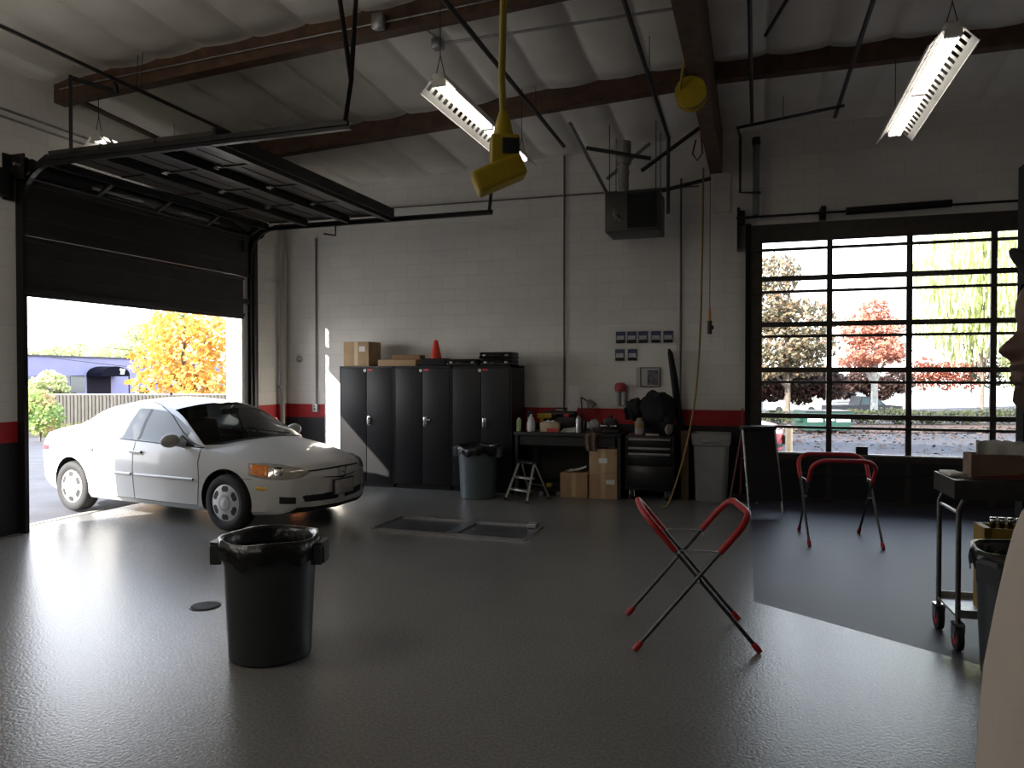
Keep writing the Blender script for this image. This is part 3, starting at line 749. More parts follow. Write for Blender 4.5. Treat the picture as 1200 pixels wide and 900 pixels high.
# tall light grey bin at the wall
r = empty('trash_bin', (-.55, 10.28, 0), 0, 'tall light grey trash bin against the back wall beside the door', 'trash bin')
def sq(a, b, rr, z, n=6):
    out = []
    for cx, cy, a0 in ((a - rr, b - rr, 0), (-(a - rr), b - rr, PI / 2), (-(a - rr), -(b - rr), PI), (a - rr, -(b - rr), 1.5 * PI)):
        for k in range(n + 1): t = a0 + PI / 2 * k / n; out.append((cx + rr * math.cos(t), cy + rr * math.sin(t), z))
    return out
b = MB(); rings = [sq(.19, .19, .07, 0), sq(.20, .20, .07, .02), sq(.225, .225, .06, .74), sq(.24, .24, .05, .75), sq(.25, .25, .05, .89), sq(.235, .235, .05, .895), sq(.225, .225, .05, .80), sq(.18, .18, .05, .05)]
n = len(rings[0]); vs = [p for q in rings for p in q]
b.add(vs, [(i * n + j, i * n + (j + 1) % n, (i + 1) * n + (j + 1) % n, (i + 1) * n + j) for i in range(len(rings) - 1) for j in range(n)], True)
b.add(rings[0], [tuple(range(n))]); b.add(rings[-1], [tuple(range(n))])
M_ltgrey = mat('light_grey_plastic', (.27, .27, .265), .5, 0, .08, 6, .06, 60)
b.build('bin_body', M_ltgrey, r, sharp=40)
MB().tube([(-.1, -.245, .80), (-.1, -.275, .80), (.1, -.275, .80), (.1, -.245, .80)], .012, 6).build('handle', M_ltgrey, r)

# ------------------------------------------------------------------ windshield stands
M_tube = mat('stand_tube_steel', (.10, .10, .10), .38, .85, .2, 20)
def ushape(w2, z_foot, x_foot, x_top, z_top, rad=.14):
    """one bent frame: list of points foot -> over the top -> foot; x runs across the scissor, y along the width"""
    d = Vector((x_top - x_foot, 0, z_top - z_foot)); L = d.length; d.normalize()
    P = lambda y, s: Vector((x_foot, y, z_foot)) + d * s
    pts = [(-w2, 0), (-w2, L - rad)] + [(-w2 + rad * (1 - math.cos(PI / 2 * k / 6)), L - rad + rad * math.sin(PI / 2 * k / 6)) for k in range(1, 7)]
    pts += [(-y, s) for y, s in pts[::-1]]
    return [P(y, s) for y, s in pts], L, P
def make_stand(loc, rz, label):
    r = empty('windshield_stand', loc, rz, label, 'work stand')
    for k, (xf, xt, w2) in enumerate(((-.36, .32, .335), (.36, -.32, .300))):
        pts, L, P = ushape(w2, .03, xf, xt, .84)
        fr = MB().tube(pts, .0125, 10).build('frame', M_tube, r)
        # padded red section across the top and down both legs
        n0 = .72
        pad = [P(-w2, L * n0)] + pts[1:-1] + [P(w2, L * n0)]
        MB().tube(pad, .0205, 10).build('red_padding', M_red, fr)
        for s in (-1, 1):
            MB().tube([P(s * w2, -.03), P(s * w2, 0), P(s * w2, .035), P(s * w2, .04)], [.017, .020, .018, .013], 10).build('foot_cap', M_red, fr)
    for s in (-1, 1):
        MB().cyl((0, s * .29, .435), (0, s * .345, .435), .010, n=8).build('pivot_bolt', M_galv, r)
        MB().tube([(-.12, s * .318, .60), (-.10, s * .318, .62), (.13, s * .318, .615), (.14, s * .318, .58)], .004, 6).build('spread_link', M_steel, r)
    return r
make_stand((-.40, 4.93, 0), math.radians(13), 'red-padded folding windshield stand standing open on the grey floor')
make_stand((.80, 8.20, 0), math.radians(97), 'red-padded folding windshield stand on the dark floor before the glazed door')

# ------------------------------------------------------------------ steel cabinets along the back wall
M_cab = mat('cabinet_black', (.010, .010, .0115), .42, 0, .08, 4, spec=.28)
CY0, CY1 = 9.86, 10.46
tagnames = ['at the car end of the row', 'in the middle of the row', 'next to the workbench']
for i, x in enumerate((-5.97, -5.055, -4.14)):
    c = empty('storage_cabinet', (x, CY0, 0), 0, 'tall black two-door steel cabinet ' + tagnames[i], 'cabinet', 'black steel cabinets')
    b = MB().box(0, .905, .025, .6, .06, 1.80).box(0, .905, 0, .6, 1.775, 1.80).box(0, .02, 0, .025, .06, 1.80).box(.885, .905, 0, .025, .06, 1.80).box(.02, .885, .03, .58, 0, .06)
    b.build('cabinet_body', M_cab, c)
    for k, (a0, a1) in enumerate(((.024, .450), (.456, .881))):
        d = MB().rbox(a0, a1, -.004, .022, .075, 1.77, .006, 2).build('door', M_cab, c)
        if k == 1:
            hx = .50
            MB().rbox(hx - .028, hx + .028, -.016, -.003, .92, 1.06, .008, 2).cyl((hx, -.016, 1.02), (hx, -.04, 1.02), .018).rbox(hx - .015, hx + (.015 if i != 1 else .10), -.05, -.034, .93 if i != 1 else 1.0, 1.04, .007, 2).build('handle', M_chrome, d)
            MB().cyl((.43, -.004, 1.735), (.43, -.012, 1.735), .024, n=16).build('lock_disc', M_white if i == 0 else M_galv, d)
            MB().box(.47, .55, -.0055, -.004, 1.732, 1.758).build('sticker', mat('red_sticker', (.6, .02, .04), .5), d)
        else: pass
# things on the cabinets
def carton(loc, rz, size, label, tape=True, labels=(), grp=None, m=None):
    c = empty('cardboard_box', loc, rz, label, 'box', grp); x, y, z = size
    MB().rbox(-x / 2, x / 2, -y / 2, y / 2, 0, z, .006, 2).build('box_body', m or M_card, c)
    if tape:
        t = MB().box(-.03, .03, -y / 2 - .002, -y / 2 + .001, z * .05, z - .004).box(-.03, .03, -y / 2, y / 2, z - .002, z + .0015); t.build('packing_tape', M_tape, c)
    for lx, lz, lw, lh in labels:
        MB().box(lx - lw / 2, lx + lw / 2, -y / 2 - .004, -y / 2 - .001, lz - lh / 2, lz + lh / 2).build('shipping_label', M_paper, c)
    return c
carton((-5.73, 10.12, 1.80), math.radians(0), (.43, .38, .37), 'square cardboard box with a white label on the cabinet nearest the car', True, [(.10, .26, .10, .08)])
carton((-5.05, 10.02, 1.801), math.radians(4), (.60, .22, .095), 'long flat cardboard box lying across two cabinet tops', False)
carton((-4.99, 10.20, 1.901), math.radians(2), (.46, .20, .07), 'slim cardboard box stacked on the long flat box', False, m=mat('cardboard_dark', (.30, .19, .10), .85, 0, .12, 5))
co_ = empty('traffic_cone', (-4.52, 10.16, 1.80), math.radians(8), 'small orange-red traffic cone with black base on the middle cabinet', 'cone')
MB().rbox(-.19, .19, -.16, .16, 0, .115, .02, 3).build('cone_base', M_blackmatte, co_)
MB().lathe([(.088, .115), (.086, .125), (.035, .36), (.024, .385), (.016, .39), (.001, .39)], 28).build('cone_body', mat('cone_orange', (.72, .05, .025), .5, 0, .06, 8), co_)
M_case = mat('black_case_plastic', (.016, .015, .014), .42, 0, .2, 14, .1, 60)
def tool_case(loc, rz, size, label):
    c = empty('tool_case', loc, rz, label, 'tool case', 'black tool cases'); x, y, z = size
    MB().rbox(-x / 2, x / 2, -y / 2, y / 2, 0, z * .52, .025, 3).rbox(-x / 2 + .004, x / 2 - .004, -y / 2 + .004, y / 2 - .004, z * .5, z, .03, 3).build('case_shell', M_case, c)
    MB().tube([(-.07, -y / 2, z * .5), (-.07, -y / 2 - .03, z * .5), (.07, -y / 2 - .03, z * .5), (.07, -y / 2, z * .5)], .009, 6).build('case_handle', M_case, c)
    for s in (-1, 1): MB().rbox(s * x * .33 - .025, s * x * .33 + .025, -y / 2 - .008, -y / 2 + .004, z * .36, z * .66, .004, 1).build('latch', M_galv, c)
tool_case((-4.02, 10.13, 1.80), 0, (.50, .36, .10), 'single black tool case lying next to the traffic cone')
tool_case((-3.50, 10.13, 1.80), 0, (.47, .36, .10), 'lower black tool case of the pair on the end cabinet')
tool_case((-3.51, 10.12, 1.902), math.radians(2), (.50, .36, .095), 'upper black tool case of the pair on the end cabinet')

# ------------------------------------------------------------------ workbench and everything on it
M_bench = mat('bench_black', (.011, .011, .012), .5, 0, .15, 8)
wb = empty('workbench', (-3.20, 9.84, 0), 0, 'long black workbench along the back wall between cabinets and tool chest', 'workbench')
MB().rbox(0, 1.50, 0, .70, .83, .88, .006, 2).build('bench_top', M_bench, wb)
for x in (.04, 1.475):
    for y in (.04, .66): MB().box(x - .022, x + .022, y - .03, y + .03, 0, .83).build('leg', M_bench, wb)
MB().box(.08, 1.42, .03, .05, .70, .83).build('apron', M_bench, wb)
MB().box(.02, 1.48, .62, .66, .15, .83).build('back_panel', M_bench, wb)
BT = .8805
def simple(name, label, cat, loc, mb, m, rz=0, grp=None, parts=()):
    r = empty(name, loc, rz, label, cat, grp); mb.build(parts[0] if parts else 'body', m, r); return r
def single(name, label, cat, mb, m, loc=(0, 0, 0), rz=0, grp=None, sharp=None):
    o = mb.build(name, m, None, sharp=sharp); o.location = loc; o.rotation_euler = (0, 0, rz); return tag(o, label, cat, grp)
def can(loc, r_, h, body, topm, label, name='spray_can', cat='can'):
    c = empty(name, loc, 0, label, cat)
    MB().lathe([(.001, 0), (r_ * .95, 0), (r_, .01), (r_, h * .82), (r_ * .75, h * .88), (r_ * .4, h * .89), (.001, h * .89)], 24).build('can_body', body, c)
    MB().lathe([(r_ * .55, h * .87), (r_ * .55, h), (.001, h)], 20).build('cap', topm, c)
    return c
can((-3.15, 9.93, BT), .035, .19, mat('lime_can', (.42, .55, .25), .4), M_white, 'pale green and white can at the cabinet end of the workbench')
o_ = empty('spray_bottle', (-3.08, 10.18, BT), .4, 'small red-orange bottle standing behind the white spray bottle', 'bottle')
MB().lathe([(.001, 0), (.045, 0), (.05, .02), (.05, .09), (.02, .14), (.018, .17), (.001, .17)], 20).build('bottle_body', mat('orange_bottle', (.55, .14, .06), .4), o_)
MB().cyl((0, 0, .165), (0, 0, .20), .02).build('cap', M_white, o_)
o_ = empty('spray_bottle', (-2.98, 9.96, BT), .2, 'white trigger spray bottle on the workbench', 'bottle')
MB().lathe([(.001, 0), (.055, 0), (.06, .02), (.058, .12), (.035, .19), (.018, .22), (.016, .245), (.001, .245)], 24).build('bottle_body', mat('bottle_white', (.62, .62, .62), .4), o_)
MB().rbox(-.05, .035, -.014, .014, .245, .285, .008, 2).tube([(-.03, 0, .25), (-.045, 0, .20)], .007, 6).build('trigger_head', M_black, o_)
o_ = empty('cordless_drill', (-2.86, 10.18, BT), .3, 'black and yellow cordless drill standing on the workbench', 'drill')
MB().rbox(-.05, .05, -.035, .035, 0, .06, .012, 2).build('battery', M_blackplastic, o_)
MB().rbox(-.10, .12, -.032, .032, .17, .245, .02, 3).tube([(-.01, 0, .05), (-.03, 0, .18)], .026, 10).build('drill_body', mat('drill_yellow', (.45, .30, .03), .5), o_)
MB().cyl((.12, 0, .208), (.19, 0, .208), .024, .016).build('chuck', M_black, o_)
o_ = empty('tissue_box', (-2.72, 10.02, BT), .06, 'tan open box of wipes with a red front strip on the workbench', 'box')
MB().rbox(-.13, .13, -.07, .07, 0, .125, .004, 1).build('box_body', mat('tan_box', (.50, .40, .27), .8, 0, .08, 7), o_)
MB().box(-.03, .131, -.0725, -.0705, .0, .05).build('red_strip', mat('red_print', (.55, .06, .04), .6), o_)
MB().grid(14, 10, lambda u, v: ((u - .5) * .22, (v - .5) * .10, .127 + .035 * abs(math.sin(u * 9 + v * 3)) * math.sin(PI * u) * math.sin(PI * v) + .006)).build('tissue', M_paper, o_)
single('paper_stack', 'loose white paper lying on the workbench beside the box of wipes', 'paper', MB().grid(10, 8, lambda u, v: ((u - .5) * .20, (v - .5) * .21, .006 + .055 * (v ** 2) * (.6 + .4 * u))).grid(10, 8, lambda u, v: ((u - .5) * .20, (v - .5) * .21, .002 + .05 * (v ** 2) * (.6 + .4 * u))), M_paper, (-2.46, 10.04, BT), .05)
can((-2.30, 9.96, BT), .038, .235, M_galv, M_galv, 'silver spray can standing on the workbench near its middle')
can((-2.23, 10.00, BT), .038, .20, M_black, M_black, 'black spray can beside the silver one on the workbench')
def crumple(loc, size, label, m, name='rag', seed=0, cat='rag', jit=.6):
    return single(name, label, cat, MB().ball((0, 0, size[2] * .62), (size[0], size[1], size[2] * .52), 28, 18, jit=jit, seed=seed), m, loc)
crumple((-2.12, 10.12, BT), (.09, .08, .14), 'crumpled white rag heaped on the workbench', mat('rag_white', (.42, .41, .43), .9, 0, .1, 9), seed=3)
rc = empty('toolbox', (-2.66, 10.38, BT), 0, 'black toolbox with two red latches at the back of the workbench', 'toolbox')
MB().rbox(-.24, .24, -.10, .10, 0, .20, .02, 2).rbox(-.23, .23, -.09, .09, .20, .27, .03, 3).build('box_shell', M_case, rc)
for x in (-.10, .11): MB().rbox(x - .045, x + .045, -.112, -.098, .19, .235, .008, 2).build('latch', mat('latch_red', (.5, .03, .04), .4), rc)
MB().tube([(-.09, 0, .26), (-.08, 0, .31), (.08, 0, .31), (.09, 0, .26)], .012, 8).build('handle', M_case, rc)
dl = empty('desk_lamp', (-2.27, 10.43, BT), 0, 'dark jointed work lamp at the back of the workbench before the papers', 'lamp')
MB().lathe([(.001, 0), (.08, 0), (.08, .015), (.02, .03), (.001, .03)], 24).build('lamp_base', M_black, dl)
MB().tube([(0, 0, .02), (-.09, .03, .25), (-.11, .03, .47)], .010, 8).tube([(-.11, .03, .47), (.02, 0, .40)], .010, 8).build('lamp_arm', M_black, dl)
MB().lathe([(.02, 0), (.035, .02), (.075, .12)], 24, M=T(.0, 0, .43) @ Matrix.Rotation(PI * .8, 4, 'Y')).build('lamp_shade', mat('lamp_shade_grey', (.12, .11, .10), .5), dl)
# brown cloth hanging over the front edge
def drape(u, v):
    x = (u - .5) * (.16 + .05 * (1 - v)); wv = .010 * math.sin(u * 13)
    s = v * .46
    if s < .22: return (x, .20 - s, .012 + .012 * math.sin(u * 9 + v * 4))
    return (x + .012 * math.sin(v * 7), -.018 + wv - .01, .006 - (s - .22))
single('leather_apron', 'brown leather work apron hanging over the front edge of the workbench', 'apron', MB().grid(18, 22, drape), mat('brown_leather', (.085, .05, .032), .7, 0, .3, 9), (-2.10, 9.84, BT), 0)
bv_ = empty('bench_vise', (-1.86, 10.08, BT), 0, 'black bench vise bolted to the chest end of the workbench', 'vise')
MB().rbox(-.11, .11, -.10, .10, 0, .05, .01, 2).rbox(-.07, .07, -.02, .12, .04, .18, .02, 2).build('vise_base', M_black, bv_)
MB().rbox(-.09, .09, -.14, -.06, .09, .20, .015, 2).cyl((0, -.25, .11), (0, .0, .11), .018).build('vise_jaw', M_black, bv_)
MB().cyl((-.10, -.24, .11), (.10, -.24, .11), .008, n=8).ball((-.10, -.24, .11), .014, 10, 6).ball((.10, -.24, .11), .014, 10, 6).build('vise_handle', M_steel, bv_)
can((-1.93, 10.36, BT), .03, .24, M_black, M_black, 'tall thin black can standing behind the bench vise')
# cartons under the bench
carton((-2.345, 10.04, 0), 0, (.38, .36, .33), 'short cardboard box on the floor under the workbench', True)
carton((-1.945, 10.05, 0), 0, (.38, .34, .335), 'lower cardboard box of the stack of two under the workbench', True, [(.10, .23, .12, .06)])
carton((-1.945, 10.05, .336), 0, (.38, .34, .335), 'upper cardboard box of the stack of two under the workbench', True, [(.0, .18, .11, .065)])
single('paper_stack', 'white papers lying on the short cardboard box under the workbench', 'paper', MB().grid(10, 8, lambda u, v: ((u - .5) * .24, (v - .5) * .2, .003 + .05 * u * u + .012 * math.sin(7 * v))), M_paper, (-2.34, 10.04, .345), .1)
pk = empty('parts_packet', (-1.90, 9.99, .672), .1, 'small red and white parts packet on the stacked cardboard boxes', 'packet')
MB().rbox(-.09, .0, -.04, .04, 0, .035, .006, 2).build('red_pack', mat('packet_red', (.40, .03, .04), .5), pk)
MB().rbox(.01, .09, -.035, .035, 0, .03, .006, 2).build('white_pack', M_paper, pk)
hl_ = empty('floor_jack', (-2.72, 9.98, 0), .3, 'small dark floor jack with a yellow pad under the workbench', 'jack')
MB().rbox(-.16, .16, -.08, .08, .03, .11, .02, 2).build('jack_body', M_black, hl_)
for x in (-.12, .12):
    for y in (-.09, .09): MB().cyl((x, y - .015, .032), (x, y + .015, .032), .032, n=14).build('wheel', M_steel, hl_)
MB().lathe([(.001, .11), (.04, .11), (.045, .16), (.02, .165), (.001, .165)], 18).build('jack_pad', M_yellow, hl_)
# step stool
sl_ = empty('step_stool', (-2.905, 9.50, 0), math.radians(62), 'small aluminium folding step stool in front of the workbench', 'step stool')
M_al = mat('aluminium', (.62, .62, .61), .35, .85, .12, 20)
def rail(m, p, q, a=.024, b=.012): return m.tube([p, q], a * .75, 4)
for s in (-1, 1):
    wb_, wt_ = .20, .14
    MB().tube([(-.20, s * wb_, 0.02), (0, s * wt_, .50)], .02, 4).build('front_rail', M_al, sl_)
    MB().tube([(.24, s * (wb_ - .01), 0.02), (.03, s * (wt_ - .02), .49)], .013, 6).build('rear_leg', M_al, sl_)
    for x, y in ((-.205, wb_), (.243, wb_ - .01)): MB().rbox(x - .025, x + .025, s * y - .018, s * y + .018, 0, .035, .006, 1).build('foot', M_rubber, sl_)
for k, z in enumerate((.15, .31)):
    x = -.20 + .2 * z / .5; w_ = .20 - .06 * z / .5
    MB().rbox(x - .03, x + .07, -w_, w_, z - .018, z + .004, .004, 1).build('tread', M_al, sl_)
MB().rbox(-.05, .09, -.155, .155, .485, .515, .008, 2).build('top_step', M_blackplastic, sl_)
MB().tube([(.165, -.17, .19), (.165, .17, .19)], .008, 6).build('brace', M_al, sl_)

# ------------------------------------------------------------------ tool chest
tc_ = empty('tool_chest', (-1.66, 9.93, 0), 0, 'black rolling tool chest with grey drawer pulls beside the workbench', 'tool chest')
MB().rbox(0, .65, .02, .60, .13, .86, .01, 2).build('chest_body', M_black, tc_)
for z0, z1 in ((.72, .835), (.645, .715), (.47, .638), (.16, .462)):
    d = MB().rbox(.025, .625, .0, .03, z0, z1, .004, 1).build('drawer', M_black, tc_)
    if z1 > .6: MB().rbox(.05, .60, -.022, .004, z1 - .035, z1 - .006, .006, 2).build('drawer_pull', mat('pull_grey', (.30, .29, .28), .4, .4), d)
for x in (.09, .56):
    for y in (.09, .52):
        cs = MB().cyl((x - .022, y, .062), (x + .022, y, .062), .062, n=20).box(x - .03, x + .03, y - .03, y + .03, .125, .14).build('caster', M_rubber, tc_)
        MB().cyl((x - .025, y, .062), (x + .025, y, .062), .045, n=18).prism([(-.03, .04), (.03, .04), (.035, .13), (-.035, .13)], x - .035, x - .028, 'x', M=T(0, y, 0)).prism([(-.03, .04), (.03, .04), (.035, .13), (-.035, .13)], x + .028, x + .035, 'x', M=T(0, y, 0)).build('caster_fork', M_chrome, cs)
CT = .861
# black jacket heaped over a wire rack on the chest
jk = MB().ball((.38, .25, .31), (.25, .13, .27), 40, 26, jit=.28, seed=4).ball((.10, .26, .34), (.15, .11, .14), 28, 18, jit=.4, seed=8).ball((.52, .22, .16), (.10, .10, .15), 24, 16, jit=.3, seed=2)
jk.grid(10, 16, lambda u, v: (-.03 + u * .12, .16 - .02 * math.sin(u * 8 + v * 3), .20 + v * .16))
single('jacket', 'black jacket heaped high on top of the tool chest', 'jacket', jk, mat('jacket_black', (.006, .006, .007), .9, 0, .2, 20, .3, 25), (-1.66, 9.97, CT))
jr = empty('glass_jar', (-1.48, 10.05, CT), 0, 'pale jar with a tan label under the black jacket on the chest', 'jar')
MB().lathe([(.001, 0), (.06, 0), (.065, .02), (.065, .17), (.04, .20), (.001, .20)], 24).build('jar_body', mat('jar_pale', (.33, .31, .33), .4, 0, .2, 14), jr)
MB().lathe([(.066, .09), (.066, .17)], 24).lathe([(.042, .20), (.042, .23), (.001, .23)], 20).build('jar_label', mat('jar_tan', (.30, .20, .10), .7), jr)
crumple((-1.08, 9.99, CT + .008), (.055, .07, .13), 'round grey rag ball lying on the right end of the tool chest', mat('rag_grey', (.16, .15, .14), .9, 0, .2, 12), seed=9, jit=.25)
single('parts_tray', 'shallow pale parts tray at the front of the tool chest', 'tray', MB().rbox(-.09, .09, -.03, .03, 0, .03, .005, 1), mat('tray_tan', (.30, .26, .20), .6), (-1.30, 9.98, CT))
ps = single('pliers', 'pink-handled pliers lying at the bench end of the tool chest', 'pliers', MB().tube([(-.06, 0, .012), (0, .01, .012), (.07, .03, .012)], .01, 6).tube([(-.06, .035, .012), (0, .02, .012), (.07, 0, .012)], .01, 6), mat('pink_grip', (.30, .09, .10), .5), (-1.55, 9.97, CT))
# tall soft black bag leaning on the wall
bg_ = MB(); bg_.tube([(-.86, 10.36, .0), (-.905, 10.38, .5), (-.99, 10.42, 1.1), (-1.06, 10.44, 1.6), (-1.12, 10.46, 1.98), (-1.14, 10.48, 2.03)], [.07, .075, .085, .08, .06, .02], 14, flat=.6)
single('long_bag', 'tall narrow black soft bag leaning on the back wall behind the tool chest', 'bag', bg_, mat('bag_black', (.006, .006, .006), .85, 0, .2, 15))
single('board', 'narrow brown board leaning upright between tool chest and light grey bin', 'board', MB().box(-.94, -.84, 10.12, 10.17, 0, .93), mat('brown_board', (.09, .055, .03), .8, 0, .2, 8))
br = empty('broom', (-.18, 10.28, 0), 0, 'thin red-handled broom leaning between the grey bin and the door', 'broom')
MB().cyl((0, 0, .06), (.02, .22, 1.22), .012, n=8).build('handle', mat('broom_red', (.22, .03, .045), .5), br)
MB().rbox(-.13, .13, -.03, .03, .05, .09, .01, 2).prism([(-.13, .05), (.13, .05), (.15, 0), (-.15, 0)], -.025, .025, 'y').build('brush_head', M_black, br)
# dark folding stand before the door frame
fs_ = empty('folding_stand', (.05, 9.55, 0), math.radians(25), 'dark-panelled folding stand with silver legs beside the glazed door', 'folding stand')
for s in (-1, 1):
    MB().tube([(s * .21, -.20, .012), (s * .205, .02, 1.04)], .013, 8).build('front_leg', M_galv, fs_)
    MB().tube([(s * .185, .46, .012), (s * .19, .06, 1.0)], .011, 8).build('rear_leg', M_galv if s > 0 else mat('pink_leg', (.24, .09, .10), .5), fs_)
MB().grid(8, 14, lambda u, v: ((u - .5) * .40, -.19 + .21 * v - .01 * math.sin(PI * u), .16 + v * .88)).grid(8, 14, lambda u, v: ((u - .5) * .40, -.185 + .21 * v - .01 * math.sin(PI * u), .16 + v * .88)).build('panel', M_blackmatte, fs_)
MB().rbox(-.22, .22, -.02, .10, 1.0, 1.05, .015, 2).build('top_bar', M_blackplastic, fs_)
for z in (.35, .66): MB().tube([(-.205, -.15 + .22 * z / 1.04, z), (.205, -.15 + .22 * z / 1.04, z)], .010, 6).build('cross_bar', M_galv, fs_)

# ------------------------------------------------------------------ on the back wall
YW = YB - .001
M_cond = mat('painted_conduit', (.12, .118, .112), .5, 0, .1, 8)
M_notice = mat('notice_paper', (.86, .87, .90), .7, 0, .04, 9)
def wall_print(name, label, cat, x0, x1, z0, z1, m, grp=None, th=.004):
    return single(name, label, cat, MB().box(0, x1 - x0, -th, 0, 0, z1 - z0), m, (x0, YW, z0), 0, grp)
def hang_card(x, z, label):
    c = empty('blister_pack', (x, YB - .007, z), 0, label, 'pack', 'blue and white packs on the wall')
    MB().box(0, .135, -.012, 0, .055, .165).build('card', mat('card_blue', (.035, .045, .12), .5, 0, .3, 30), c)
    MB().box(.015, .12, -.02, -.011, .055, .105).build('white_band', mat('card_white', (.42, .42, .46), .5, 0, .15, 40), c)
    MB().box(.005, .13, -.03, 0, .0, .045).build('tool_tip', M_blackmatte, c)
    MB().tube([(.0675, 0, .175), (.0675, -.06, .175)], .004, 6).build('hook', M_steel, c)
nm = ['first', 'second', 'third', 'fourth', 'fifth']
for i, x in enumerate((-1.90, -1.74, -1.58, -1.40, -1.23)): hang_card(x, 2.125, f'blue and white pack hung {nm[i]} from the bench side in the upper row')
for i, x in enumerate((-1.91, -1.73)): hang_card(x, 1.875, f'blue and white pack hung {nm[i]} in the short lower row above the tool chest')
single('pegboard', 'pale pegboard panel fixed to the wall behind the packs', 'pegboard', MB().box(-2.02, -1.04, YB - .0055, YB - .0005, 1.45, 2.36), mat('pegboard_grey', (.71, .69, .65), .7, 0, .05, 4))
pf = empty('picture_frame', (-1.63, YB - .006, 1.50), 0, 'framed grey print hung low on the pegboard', 'picture')
MB().box(.02, .36, -.012, 0, 0, .28).build('mount', mat('mount_white', (.45, .44, .43), .7), pf)
MB().box(.08, .36, -.02, -.012, 0, .012).box(.08, .36, -.02, -.012, .268, .28).box(.08, .092, -.02, -.012, .012, .268).box(.348, .36, -.02, -.012, .012, .268).build('frame', mat('frame_grey', (.06, .06, .06), .5), pf)
MB().box(.18, .33, -.0145, -.012, .03, .24).build('print', mat('print_grey', (.12, .12, .13), .7, 0, .8, 14), pf)
dp = empty('soap_dispenser', (-1.91, YW, 1.24), 0, 'white wall dispenser with a red cap beside the pegboard', 'dispenser')
MB().cyl((.045, -.055, 0), (.045, -.055, .17), .04, n=18).cyl((.13, -.055, .01), (.13, -.055, .17), .035, n=18).box(.0, .17, -.012, 0, 0, .2).build('bottle', mat('disp_white', (.45, .45, .43), .35), dp)
MB().lathe([(.075, 0), (.085, .03), (.08, .09), (.05, .12), (.001, .12)], 24, c=(.085, -.06, .20)).build('cap', mat('disp_red', (.40, .05, .06), .45), dp)
wall_print('notice', 'white paper sheet taped to the back wall above the workbench', 'paper', -2.60, -2.44, 1.30, 1.51, M_notice)
wall_print('notice', 'pale sheet taped lower on the wall beside the conduit', 'paper', -2.80, -2.66, 1.15, 1.37, mat('paper_cool', (.76, .77, .80), .8))
o_ = wall_print('notice', 'tilted white sheet hanging just above the red wall stripe', 'paper', -2.62, -2.48, 1.14, 1.32, M_notice); o_.location.y -= .006; o_.rotation_euler = (0, .25, 0)
ob = empty('outlet_box', (-6.90, YW, 1.06), 0, 'grey outlet box on the red stripe near the room corner', 'outlet')
MB().rbox(0, .09, -.06, 0, 0, .13, .006, 2).build('box_body', M_galv, ob)
for z in (.035, .08): MB().rbox(.03, .06, -.064, -.058, z, z + .03, .004, 1).build('socket', M_black, ob)
def pipe(name, label, pts, r, m, cat='pipe', n=8, grp=None):
    return single(name, label, cat, MB().tube(pts, r, n), m, grp=grp)
pipe('conduit', 'thin conduit running down the wall to the grey outlet box', [(-6.84, 10.57, 3.9), (-6.84, 10.57, 1.19)], .012, M_cond, 'conduit')
pipe('conduit', 'thin conduit running down the wall beside the workbench papers', [(-2.66, 10.57, 4.9), (-2.66, 10.57, 1.0)], .014, M_cond, 'conduit')
pipe('conduit', 'thin level conduit along the top of the back wall', [(XL + .02, 10.575, 4.31), (-.75, 10.575, 4.28)], .011, M_cond, 'conduit')
pipe('conduit', 'conduit running down the wall between pegboard and hose', [(-.99, 10.57, 4.4), (-.99, 10.57, .95)], .014, M_cond, 'conduit')
dpp = empty('drain_pipe', (XL + .08, 10.36, 0), 0, 'vertical drain pipe with clamps in the corner by the open door', 'pipe')
MB().cyl((0, 0, 0), (0, 0, 4.2), .04, n=14).build('pipe', mat('pipe_grey', (.33, .32, .30), .5), dpp)
for z in (1.45, 3.1): MB().cyl((0, 0, z), (0, 0, z + .05), .052, n=14).box(-.08, .01, -.02, .02, z, z + .05).build('clamp', M_galv, dpp)
pipe('conduit', 'thin vertical conduit on the left wall beside the open door', [(XL + .02, 9.80, 0.05), (XL + .02, 9.80, 4.0)], .013, M_darkpipe, 'conduit')
wl = empty('wall_bell', (-7.17, YW, 1.93), 0, 'small round grey bell on the back wall near the corner', 'bell')
MB().lathe([(.001, 0), (.05, .0), (.055, .02), (.03, .05), (.001, .055)], 20, M=Matrix.Rotation(PI / 2, 4, 'X')).build('bell_cover', M_galv, wl)
# orange hand truck in the corner
ht = empty('hand_truck', (-6.62, 9.95, 0), math.radians(20), 'orange-handled low jack standing in the corner behind the car', 'hand truck')
MB().tube([(-.14, 0, .40), (-.15, 0, .60), (.15, 0, .60), (.14, 0, .40)], .022, 8).build('handle', mat('safety_orange', (.85, .30, .03), .45), ht)
MB().tube([(-.14, 0, .40), (-.14, .02, .03)], .016, 8).tube([(.14, 0, .40), (.14, .02, .03)], .016, 8).box(-.18, .18, -.16, .05, 0, .03).build('frame', mat('truck_red', (.30, .02, .02), .5), ht)
MB().tube([(-.15, .0, .56), (-.50, .12, 1.0)], .012, 8).build('pull_bar', mat('truck_red', (.30, .02, .02), .5), ht)

